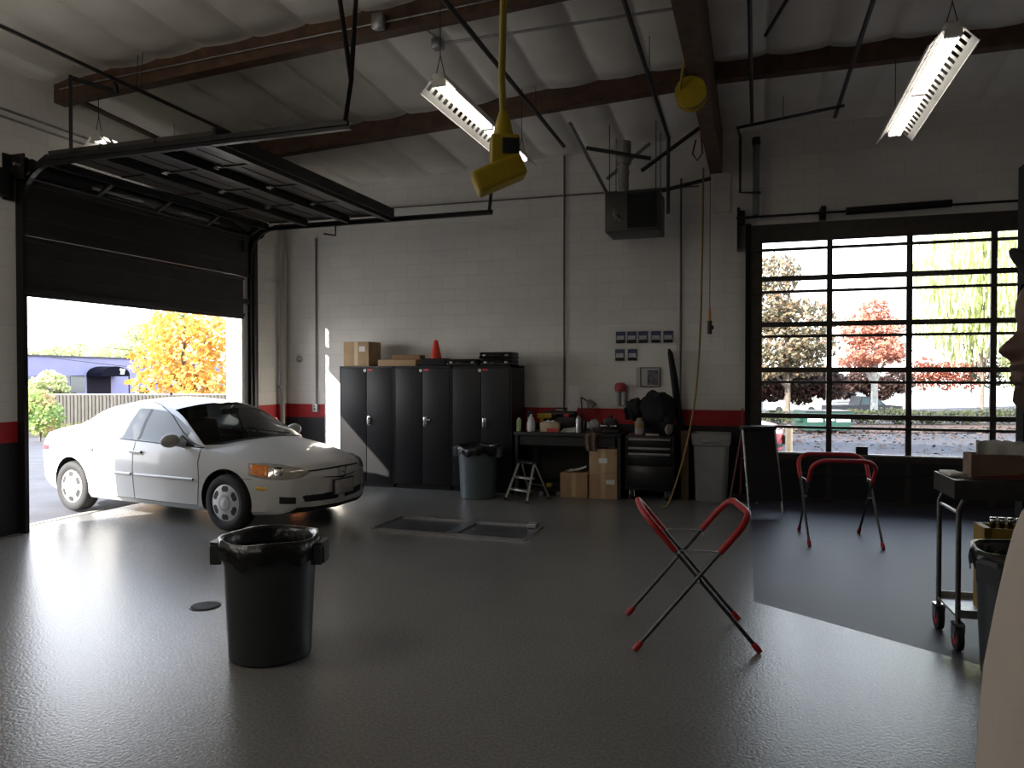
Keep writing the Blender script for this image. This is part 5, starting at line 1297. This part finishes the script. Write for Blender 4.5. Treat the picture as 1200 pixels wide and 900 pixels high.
MB().lathe([(.06, 0), (.06, .72), (.045, .76), (.001, .775)], 18).build('bollard_post', mat('bollard_tan', (.55, .40, .24), .6, 0, .1, 5), bo)
MB().lathe([(.10, 0), (.10, .03), (.06, .04)], 18).build('bollard_base', M_sill, bo)
# dark pickup
tq = at(1012, 58); pk = empty('pickup_truck', (tq.x, tq.y, -1.9), math.radians(18), 'dark pickup truck parked in the lower lot behind the bushes', 'truck')
M_trk = mat('truck_dark', (.004, .004, .007), .6, 0, 0.1, 2)
MB().prism([(-2.9, .55), (2.5, .55), (2.62, .75), (2.6, 1.05), (1.3, 1.16), (.62, 1.72), (-.55, 1.78), (-.75, 1.12), (-2.9, 1.08)], -.9, .9, 'y').build('truck_body', M_trk, pk)
MB().prism([(1.15, 1.16), (.60, 1.64), (.15, 1.66), (.15, 1.14)], -.915, .915, 'y').prism([(.05, 1.14), (.05, 1.66), (-.48, 1.68), (-.60, 1.14)], -.915, .915, 'y').build('side_window', M_win, pk)
for x in (-1.75, 1.7):
    for y in (-.85, .85): MB().cyl((x, y - .12, .38), (x, y + .12, .38), .38, n=24).build('wheel', M_rubber, pk)
# white building with low gable
wq = at(1030, 72); wv = at(1240, 84) - wq; wa = math.atan2(wv.y, wv.x)
wbld = empty('white_building', (wq.x, wq.y, -1.9), wa, 'long white building with a low gable behind the bushes', 'building')
hz = lambda py, d=75: zof(py, d) + 1.9
MB().prism([(-.6, 0), (22, 0), (22, hz(470)), (9.5, hz(459)), (4.6, hz(458)), (1.5, hz(450)), (-.6, hz(460))], 0, 9, 'y').build('wall', mat('building_white', (.75, .75, .76), .7, 0, .04, .6), wbld)
MB().prism([(-1.0, hz(461)), (1.5, hz(449)), (4.8, hz(457)), (4.8, hz(458.3)), (1.5, hz(450.3)), (-1.0, hz(462.3))], -.3, 9.3, 'y').build('roof', mat('roof_pale', (.55, .55, .56), .7), wbld)
sq_ = at(1002, 70); sh = empty('shed', (sq_.x, sq_.y, -1.9), math.radians(20), 'small grey-roofed shed left of the white building', 'shed')
MB().box(-1.6, 1.4, 0, 3, 0, hz(470, 70)).build('wall', M_white, sh)
MB().prism([(-1.9, hz(471, 70)), (.6, hz(459, 70)), (2.0, hz(468, 70)), (2.0, hz(471, 70))], -.2, 3.2, 'y').build('roof', mat('shed_roof', (.16, .16, .18), .8), sh)
wvn = at(928, 66); vn = empty('van', (wvn.x, wvn.y, -1.9), math.radians(16), 'white van parked in the lower lot under the orange tree', 'van')
MB().prism([(-2.2, .35), (2.2, .35), (2.3, .9), (1.7, 1.15), (1.2, 1.9), (-2.1, 2.0), (-2.2, 1.8)], -.9, .9, 'y').build('van_body', M_white, vn)
MB().prism([(1.45, 1.2), (1.1, 1.75), (.3, 1.78), (.3, 1.2)], -.91, .91, 'y').prism([(.2, 1.2), (.2, 1.78), (-1.9, 1.8), (-1.95, 1.2)], -.91, .91, 'y').build('side_window', M_win, vn)
for x in (-1.4, 1.4):
    for y in (-.82, .82): MB().cyl((x, y - .1, .33), (x, y + .1, .33), .33, n=20).build('wheel', M_rubber, vn)
# trees right
tree(922, 38, -1.9, [(-.6, 8.6, 0, 1.3, 1.1), (-1.2, 6.9, 0, 1.7, 1.2), (.6, 6.3, .2, 1.9, 1.1), (-.4, 5.0, -.2, 2.0, 1.0), (1.3, 5.0, 0, 1.3, .8), (-1.6, 3.9, 0, 1.4, .8), (.8, 3.9, 0, 1.2, .6)], 5600, .20, LF_or, 'orange-brown tree seen through the glazed door beside its edge', seed=31, tr=.2)
tree(1024, 45, -1.9, [(0, 7.4, 0, .9, .8), (-.9, 6.2, 0, 1.2, 1.0), (.7, 6.3, .2, 1.2, .9), (0, 5.0, 0, 1.7, 1.0), (-1.1, 4.2, 0, 1.1, .6), (1.3, 4.9, 0, .9, .7)], 4400, .19, LF_red, 'red-leaved tree with a pale trunk in the middle of the glazed door', seed=32, bark=M_barkpale, tr=.26)
tree(1150, 33, -1.9, [(.2, 10.0, 0, 2.2, 1.3), (-1.6, 8.2, 0, 1.5, 1.6), (1.4, 8.0, .3, 1.9, 1.8), (-.3, 7.0, 0, 1.9, 1.6), (-1.9, 5.9, 0, 1.2, 1.2), (.9, 5.6, 0, 1.9, 1.5), (-.7, 5.0, .2, 1.3, 1.0), (2.2, 4.0, 0, 1.2, 1.2)], 5600, .17, LF_wil, 'tall pale green willow filling the upper panes near the person', droop=2.6, seed=33, tr=.10)
tree(905, 40, -1.9, [(x_, 2.95 + .25 * math.sin(x_ * 3), 0, .95, .85) for x_ in (-1.7, -.9, -.1, .7, 1.5, 2.3, 3.1)], 6000, .19, LF_mar, 'broad dark maroon shrub under the orange-brown tree', seed=34, name='shrub', trunk=False)
tree(1000, 62, -1.9, [(x_, 2.6 + .3 * math.sin(x_ * 2), 0, 1.3, 1.0) for x_ in (-2.6, -1, .6, 2.2, 3.8)], 4200, .25, LF_mar, 'broad dark red shrub behind the pickup truck', seed=35, name='shrub', trunk=False)
LF_rust = leafmat('rust_leaves', (.20, .035, .02), (.32, .10, .05))
for k_, (px_, lb_) in enumerate(((1082, 'rust-red tree behind the white building nearest its gable'), (1110, 'rust-red tree behind the middle of the white building'), (1138, 'rust-red tree behind the white building beside the willow'))):
    tree(px_, 98, -1.9, [(-1.0, 3.6, 0, 1.7, 1.5), (1.0, 3.8, 0, 1.7, 1.4), (0, 5.0 - .3 * k_, 0, 1.4, .9), (.2, 2.4, 0, 1.6, 1.2)], 1100, .3, LF_rust, lb_, seed=60 + k_)
tree(1185, 36, -1.9, [(-1.0, 3.6, 0, .9, .8), (.2, 3.7, 0, 1.2, 1.0), (1.4, 3.6, 0, 1.2, 1.1)], 1500, .15, LF_hed, 'dark green shrub under the willow beside the person\'s face', seed=37, name='shrub', trunk=False)
# ------------------------------------------------------------------ tool cart and what stands on it
ct = empty('tool_cart', (1.16, 5.14, 0), math.radians(3), 'dark steel tool cart on casters at the edge of the dark floor', 'cart')
M_cart = mat('cart_steel_dark', (.085, .085, .085), .4, .7, .2, 12)
LX, LY = .82, .44
MB().box(0, LX, 0, LY, .93, .94).box(0, LX, 0, .012, .94, 1.045).box(0, LX, LY - .012, LY, .94, 1.045).box(0, .012, .012, LY - .012, .94, 1.045).box(LX - .012, LX, .012, LY - .012, .94, 1.045).build('tray', M_cart, ct)
MB().box(.02, LX - .02, .02, LY - .02, .94, 1.04).build('drawer_block', mat('cart_black', (.02, .02, .02), .5), ct)
for x in (.03, LX - .05):
    for y in (.02, LY - .02):
        MB().tube([(x + .03, y, .93), (x, y, .86), (x, y, .16)], .016, 8).build('post', M_cart, ct)
        cs = MB().cyl((x - .018, y, .075), (x + .018, y, .075), .075, n=22).build('caster', M_rubber, ct)
        MB().cyl((x - .02, y, .075), (x + .02, y, .075), .045, n=18).build('caster_hub', M_red, cs)
        MB().prism([(-.03, .075), (.03, .075), (.04, .165), (-.04, .165)], x - .03, x - .022, 'x', M=T(0, y, 0)).prism([(-.03, .075), (.03, .075), (.04, .165), (-.04, .165)], x + .022, x + .03, 'x', M=T(0, y, 0)).box(x - .03, x + .03, y - .03, y + .03, .15, .17).build('caster_fork', M_chrome, cs)
MB().tube([(.03, .02, .84), (.03, LY - .02, .84)], .011, 8).tube([(LX - .05, .02, .84), (LX - .05, LY - .02, .84)], .011, 8).build('cross_bar', M_steel, ct)
MB().box(.02, LX - .04, .01, LY - .01, .20, .215).box(.02, LX - .04, .005, .012, .20, .25).box(.02, LX - .04, LY - .012, LY - .005, .20, .25).build('lower_shelf', M_galv, ct)
TZ = 1.0465
tb = empty('wipe_box', (1.47, 5.34, TZ), math.radians(4), 'brown and dark red box holding white shop towels on the tool cart', 'box')
MB().box(-.20, .20, -.075, -.070, 0, .15).box(-.20, .20, .070, .075, 0, .15).box(-.20, -.195, -.07, .07, 0, .15).box(.195, .20, -.07, .07, 0, .15).box(-.195, .195, -.07, .07, 0, .005).build('box_body', mat('wipe_box_brown', (.19, .12, .08), .7, 0, .15, 7), tb)
MB().add([(-.19, -.0765, .005), (.19, -.0765, .005), (.19, -.0765, .085), (.06, -.0765, .03), (-.19, -.0765, .01)], [(0, 1, 2, 3, 4)]).build('red_print', mat('print_darkred', (.16, .015, .02), .6), tb)
tw = MB()
for k in range(4):
    tw.grid(16, 8, lambda u, v: ((u - .5) * .32 + .01 * k, -.055 + .035 * k + .010 * math.sin(u * 14 + k * 2) + .02 * v * math.sin(u * 6 + k), .02 + v * (.195 + .02 * math.sin(u * 9 + k * 1.7))))
tw.build('towels', mat('towel_white', (.62, .61, .58), .85, 0, .06, 9), tb)
single('paper_pad', 'white paper pad lying on the near corner of the tool cart', 'paper', MB().rbox(-.05, .04, -.10, .10, 0, .018, .003, 1), M_paper, (1.215, 5.42, TZ), .1)
bc = empty('tool_case', (1.83, 5.36, TZ), 0, 'flat black tool case at the back end of the tool cart', 'tool case')
MB().rbox(-.13, .13, -.13, .13, 0, .07, .012, 2).rbox(-.14, .14, -.14, .14, .075, .12, .012, 2).build('case_shell', M_case, bc)
MB().box(-.14, .14, -.142, -.138, .07, .076).build('edge_strip', M_galv, bc)
crumple((1.83, 5.36, TZ + .12), (.12, .11, .11), 'black cloth heaped on the flat tool case on the cart', mat('cloth_black', (.008, .008, .009), .9, 0, .2, 20), seed=5, cat='cloth', name='cloth', jit=.35)
yr = empty('bit_rack', (1.58, 5.34, .2155), math.radians(3), 'yellow rack holding a row of silver tubes under the cart tray', 'rack')
M_yr = mat('rack_ochre', (.30, .19, .03), .55, 0, .15, 8)
MB().box(-.24, .24, -.10, -.085, .42, .53).box(-.24, -.20, -.10, .10, 0, .53).box(.20, .24, -.10, .10, 0, .53).box(-.2, .2, -.10, .10, .30, .33).box(-.2, .2, .085, .10, .42, .53).box(-.24, .24, -.10, .10, .405, .42).build('frame', M_yr, yr)
for k in range(8): MB().lathe([(.001, 0), (.016, 0), (.016, .13), (.019, .132), (.019, .165), (.001, .165)], 14, c=(-.17 + k * .048, -.02, .421)).build('silver_tube', M_chrome, yr)

# ------------------------------------------------------------------ the person at the edge of the frame
PX, PY = .489, 1.373
per = empty('person', (PX, PY, 0), math.radians(180 + 18.1 - 13), 'person in a white shirt and dark cap standing in profile at the frame edge', 'person')
M_skin = mat('skin', (.105, .052, .036), .55, 0, .08, 10)
M_shirt = mat('white_shirt', (.55, .49, .44), .85, 0, .05, 6, .2, 35)
M_trou = mat('dark_trousers', (.03, .032, .04), .85, 0, .15, 10)
M_beard = mat('beard_brown', (.05, .03, .022), .9, 0, .3, 60)
def slices(rows, n=36, nose=True, mb=None, pw=1.0, cap=True):
    mb = mb or MB(); vs = []
    for z, f, b_, w_, *nz in rows:
        cx, a = (f + b_) / 2, (f - b_) / 2
        for j in range(n):
            t = 2 * PI * j / n; c, s = math.cos(t), math.sin(t)
            x = cx + a * math.copysign(abs(c) ** pw, c); y = w_ * math.copysign(abs(s) ** pw, s)
            if nz and c > 0: x += nz[0] * math.exp(-(y / .017) ** 2)
            vs.append((x, y, z))
    k = len(rows)
    fs = [(i * n + j, i * n + (j + 1) % n, (i + 1) * n + (j + 1) % n, (i + 1) * n + j) for i in range(k - 1) for j in range(n)]
    mb.add(vs, fs, True)
    if cap: mb.add(vs[:n], [tuple(range(n - 1, -1, -1))]); mb.add(vs[-n:], [tuple(range(n))])
    return mb
HEAD = [(1.40, .075, -.10, .15), (1.455, .06, -.095, .105), (1.49, .05, -.09, .075), (1.54, .042, -.085, .064), (1.59, .040, -.082, .061), (1.615, .050, -.08, .061), (1.630, .072, -.08, .061), (1.642, .090, -.082, .060), (1.655, .098, -.084, .062),
        (1.668, .097, -.086, .064), (1.678, .094, -.088, .066), (1.686, .101, -.089, .067), (1.693, .1025, -.09, .068), (1.698, .097, -.09, .069), (1.704, .104, -.091, .070), (1.711, .102, -.092, .071), (1.718, .096, -.093, .072, .006),
        (1.724, .095, -.094, .0725, .020), (1.731, .095, -.095, .073, .030), (1.739, .094, -.096, .0735, .030), (1.748, .092, -.097, .074, .023), (1.757, .088, -.098, .0745, .017), (1.766, .084, -.099, .075, .013), (1.775, .085, -.10, .0755, .010), (1.786, .094, -.101, .076, .004), (1.80, .097, -.102, .077),
        (1.82, .093, -.102, .077), (1.84, .083, -.10, .075), (1.86, .064, -.09, .068), (1.875, .035, -.07, .052), (1.883, .0, -.04, .03)]
body = slices(HEAD)
slices([(.80, .09, -.10, .16), (.90, .10, -.11, .165), (1.0, .118, -.10, .155), (1.12, .115, -.095, .15), (1.22, .104, -.10, .155), (1.32, .085, -.105, .160), (1.40, .070, -.10, .160), (1.445, .058, -.095, .14), (1.47, .05, -.09, .09)], mb=body)
def limb(P, R, n=14): body.tube(smooth_pts(P, 4), [R[min(int(i / 4), len(R) - 1)] + (R[min(int(i / 4) + 1, len(R) - 1)] - R[min(int(i / 4), len(R) - 1)]) * ((i % 4) / 4) for i in range((len(P) - 1) * 4 + 1)], n)
ARM = {}
for s in (-1, 1):
    limb([(0, s * .085, .93), (.0, s * .10, .75), (.015, s * .105, .50), (0, s * .11, .28), (-.02, s * .11, .08)], [.095, .088, .062, .058, .042])
    limb([(-.03, s * .11, .06), (.04, s * .12, .05), (.14, s * .135, .03), (.18, s * .14, .025)], [.04, .045, .035, .02])
    A_ = [(-.03, s * .14, 1.41), (-.06, s * .185, 1.38), (-.125, s * .215, 1.13), (-.15, s * .20, 1.0), (-.165, s * .15, .91)]; ARM[s] = A_
    limb(A_, [.06, .056, .044, .038, .028])
    HO = Vector((-.225, -s * .085, .008)); _limb = limb
    def limb(P, R, n=14): _limb([Vector(p) + HO for p in P], R, n)
    limb([(.06, s * .235, .905), (.085, s * .232, .865), (.105, s * .228, .825)], [.028, .036, .030])
    for k in range(4):     # fingers curling down from the knuckles
        y = s * (.232 + (.027 - .018 * k)); l = [.072, .080, .074, .058][k]
        b0_ = Vector((.105 + .010 * (1.5 - k) , y, .828)); limb([b0_ - Vector((.012, 0, -.018)), b0_, b0_ + Vector((.012, -s * .003, -l * .45)), b0_ + Vector((.006, -s * .010, -l * .8)), b0_ + Vector((-.008, -s * .014, -l))], [.010, .0095, .0088, .008, .006], 10)
    limb([(.10, s * .205, .872), (.118, s * .188, .85), (.128, s * .178, .825), (.13, s * .175, .803)], [.013, .0125, .0105, .007], 10)
    limb = _limb
bo_ = body.build('body', M_skin, per)
for p in bo_.data.polygons: p.use_smooth = True
rm = bo_.modifiers.new('one_skin', 'REMESH'); rm.mode = 'VOXEL'; rm.voxel_size = .0055; rm.use_smooth_shade = True
sm_ = bo_.modifiers.new('soften', 'SMOOTH'); sm_.factor = .5; sm_.iterations = 2
for s in (-1, 1):
    e = MB().ball((.0625, s * .032, 1.768), .0120, 16, 10).build('eye', mat('eye_white', (.6, .58, .55), .3), per)
    MB().ball((.0728, s * .032, 1.768), (.0035, .006, .006), 10, 6).build('iris', mat('iris_dark', (.03, .02, .015), .2), e)
    MB().tube([(.088, s * .014, 1.788), (.081, s * .034, 1.793), (.061, s * .054, 1.787)], [.004, .005, .003], 6).build('eyebrow', M_beard, per)
    er = MB().ball((-.005, s * .079, 1.755), (.018, .010, .032), 14, 10); er.tube([(.006, s * .083, 1.73), (-.012, s * .092, 1.745), (-.02, s * .094, 1.77), (-.006, s * .09, 1.787), (.008, s * .082, 1.775)], .005, 6); er.build('ear', M_skin, per)
# short beard: lower face shell
bd = MB(); rows = [(z, f + .001, b_ , w_ + .001) for z, f, b_, w_, *q in HEAD if 1.625 < z < 1.72]
vs = []; n = 30
for z, f, b_, w_ in rows:
    cx, a = (f + b_) / 2, (f - b_) / 2
    for j in range(n + 1):
        t = -PI * .5 + PI * j / n; vs.append((cx + a * math.cos(t), w_ * math.sin(t), z))
fs = []
for i in range(len(rows) - 1):
    for j in range(n):
        t = abs(-PI * .5 + PI * (j + .5) / n); z = rows[i][0]
        if t < .32 and 1.681 < z < 1.703: continue
        fs.append((i * (n + 1) + j, i * (n + 1) + j + 1, (i + 1) * (n + 1) + j + 1, (i + 1) * (n + 1) + j))
bd.add(vs, fs, True).build('beard', M_beard, per)
# hair, cap
hr_ = slices([(1.72, -.02, -.098, .074), (1.76, -.012, -.106, .080), (1.80, .0, -.109, .082), (1.83, .0, -.108, .081)]).build('hair', M_beard, per)
M_cap = mat('cap_black', (.012, .012, .014), .8, 0, .2, 20)
Mc = T(-.003, 0, 1.796) @ Matrix.Rotation(-.68, 4, 'Y')
cp = MB(); cp.lathe([(.098, -.02), (.099, 0), (.095, .035), (.083, .075), (.055, .102), (.001, .112)], 32, M=Mc @ Matrix.Scale(.88, 4, (0, 1, 0)))
cp.build('cap', M_cap, per)
br_ = MB(); br_.grid(14, 8, lambda u, v: Mc @ Vector((.080 + .068 * v * math.sin(PI * u) ** .5 , -.045 + .09 * u, -.004 + .012 * v - .005 * (2 * u - 1) ** 2)))
br_.grid(14, 8, lambda u, v: Mc @ Vector((.080 + .068 * v * math.sin(PI * u) ** .5, -.045 + .09 * u, -.001 + .012 * v - .005 * (2 * u - 1) ** 2))); br_.build('cap_brim', M_cap, per)
# shirt: torso and sleeves
sh_ = slices([(.78, .128, -.125, .185), (.86, .135, -.128, .185), (1.0, .132, -.118, .178), (1.10, .131, -.112, .172), (1.20, .121, -.112, .172), (1.30, .103, -.116, .178), (1.38, .086, -.114, .180), (1.43, .076, -.11, .168), (1.465, .072, -.10, .135), (1.495, .064, -.098, .095), (1.50, .060, -.096, .088)], n=48, pw=.92, cap=False)
for i, p in enumerate(sh_.v):
    x, y, z = p; k = mnoise.noise(Vector((x * 9, y * 9, z * 5))) * .007; sh_.v[i] = (x * (1 + k * 3), y * (1 + k * 3), z)
sh_.build('shirt', M_shirt, per)
for s in (-1, 1):
    A_ = ARM[s]; MB().tube(smooth_pts([A_[0], A_[1], (-.095, s * .202, 1.25), (-.118, s * .212, 1.16)], 4), [.068] * 4 + [.062] * 4 + [.058] * 4 + [.056], 18, caps=False).build('sleeve', M_shirt, per)
tr = slices([(.70, .105, -.115, .185), (.80, .115, -.12, .182), (.92, .118, -.118, .175)], n=36, cap=False)
for s in (-1, 1): tr.tube(smooth_pts([(0, s * .088, .86), (.0, s * .10, .72), (.015, s * .105, .50), (0, s * .11, .28), (-.015, s * .11, .07)], 4), [.105] * 4 + [.10] * 4 + [.082] * 4 + [.078] * 4 + [.075], 18)
tr.build('trousers', M_trou, per)
for s in (-1, 1):
    MB().rbox(-.09, .21, s * .128 - .05, s * .128 + .05, .0, .03, .012, 2).tube([(-.06, s * .112, .05), (.03, s * .12, .06), (.13, s * .133, .045), (.195, s * .14, .035)], [.05, .055, .046, .03], 14).build('shoe', M_black, per)
# ------------------------------------------------------------------ camera, sun and sky
cam = bpy.data.cameras.new('camera'); co = bpy.data.objects.new('camera', cam); COL.objects.link(co)
cam.sensor_fit = 'HORIZONTAL'; cam.sensor_width = 36; cam.lens = 36 * 870 / 1200; cam.clip_start = .05; cam.clip_end = 500
yaw, pit = math.radians(18.136), math.radians(.856)
co.location = (0, 0, 1.7); co.rotation_euler = (PI / 2 - pit, 0, yaw)
scene.camera = co
wd = bpy.data.worlds.new('sky'); scene.world = wd; wd.use_nodes = True
nt = wd.node_tree; bg = nt.nodes['Background']
tc = nt.nodes.new('ShaderNodeTexCoord'); sp = nt.nodes.new('ShaderNodeSeparateXYZ'); nt.links.new(tc.outputs['Generated'], sp.inputs[0])
cr = nt.nodes.new('ShaderNodeValToRGB'); nt.links.new(sp.outputs[2], cr.inputs[0])
cr.color_ramp.elements[0].position = 0; cr.color_ramp.elements[0].color = (1, .97, .93, 1)
cr.color_ramp.elements[1].position = .6; cr.color_ramp.elements[1].color = (.62, .74, .95, 1)
nt.links.new(cr.outputs[0], bg.inputs[0]); bg.inputs[1].default_value = SKY
sd = Vector((.648, 1, -.655)).normalized()
sl = bpy.data.lights.new('sun', 'SUN'); sl.energy = SUN; sl.angle = .0093; sl.color = (1, .93, .82)
so = bpy.data.objects.new('sun', sl); COL.objects.link(so); so.rotation_euler = sd.to_track_quat('-Z', 'Y').to_euler(); so.location = (-20, -20, 20)
def room_fill(loc, sx, sy, w):  # added area fill to brighten the room, standing in for unseen strip lights
    l = bpy.data.lights.new('overhead_fill', 'AREA'); l.shape = 'RECTANGLE'; l.size = sx; l.size_y = sy; l.energy = w; l.color = (1, .93, .82)
    o = bpy.data.objects.new('overhead_fill', l); COL.objects.link(o); o.location = loc
for p in ((-3.4, -1.4, 4.2), (-5.6, 1.2, 4.2)): room_fill(p, .3, 2.4, FILL_LAMP)
pl = bpy.data.lights.new('bay_fill', 'POINT'); pl.energy = 50; pl.shadow_soft_size = .35; pl.color = (1, .93, .82)  # added point fill to brighten the left ceiling; no fixture hangs here
plo = bpy.data.objects.new('bay_fill', pl); COL.objects.link(plo); plo.location = (-5.2, 2.6, 4.05)
scene.view_settings.view_transform = 'Standard'; scene.view_settings.look = 'None'; scene.view_settings.exposure = 0; scene.view_settings.gamma = 1
scene.cycles.use_denoising = True
scene.cycles.max_bounces = 10; scene.cycles.diffuse_bounces = 6; scene.cycles.transparent_max_bounces = 16
scene.cycles.sample_clamp_indirect = 6
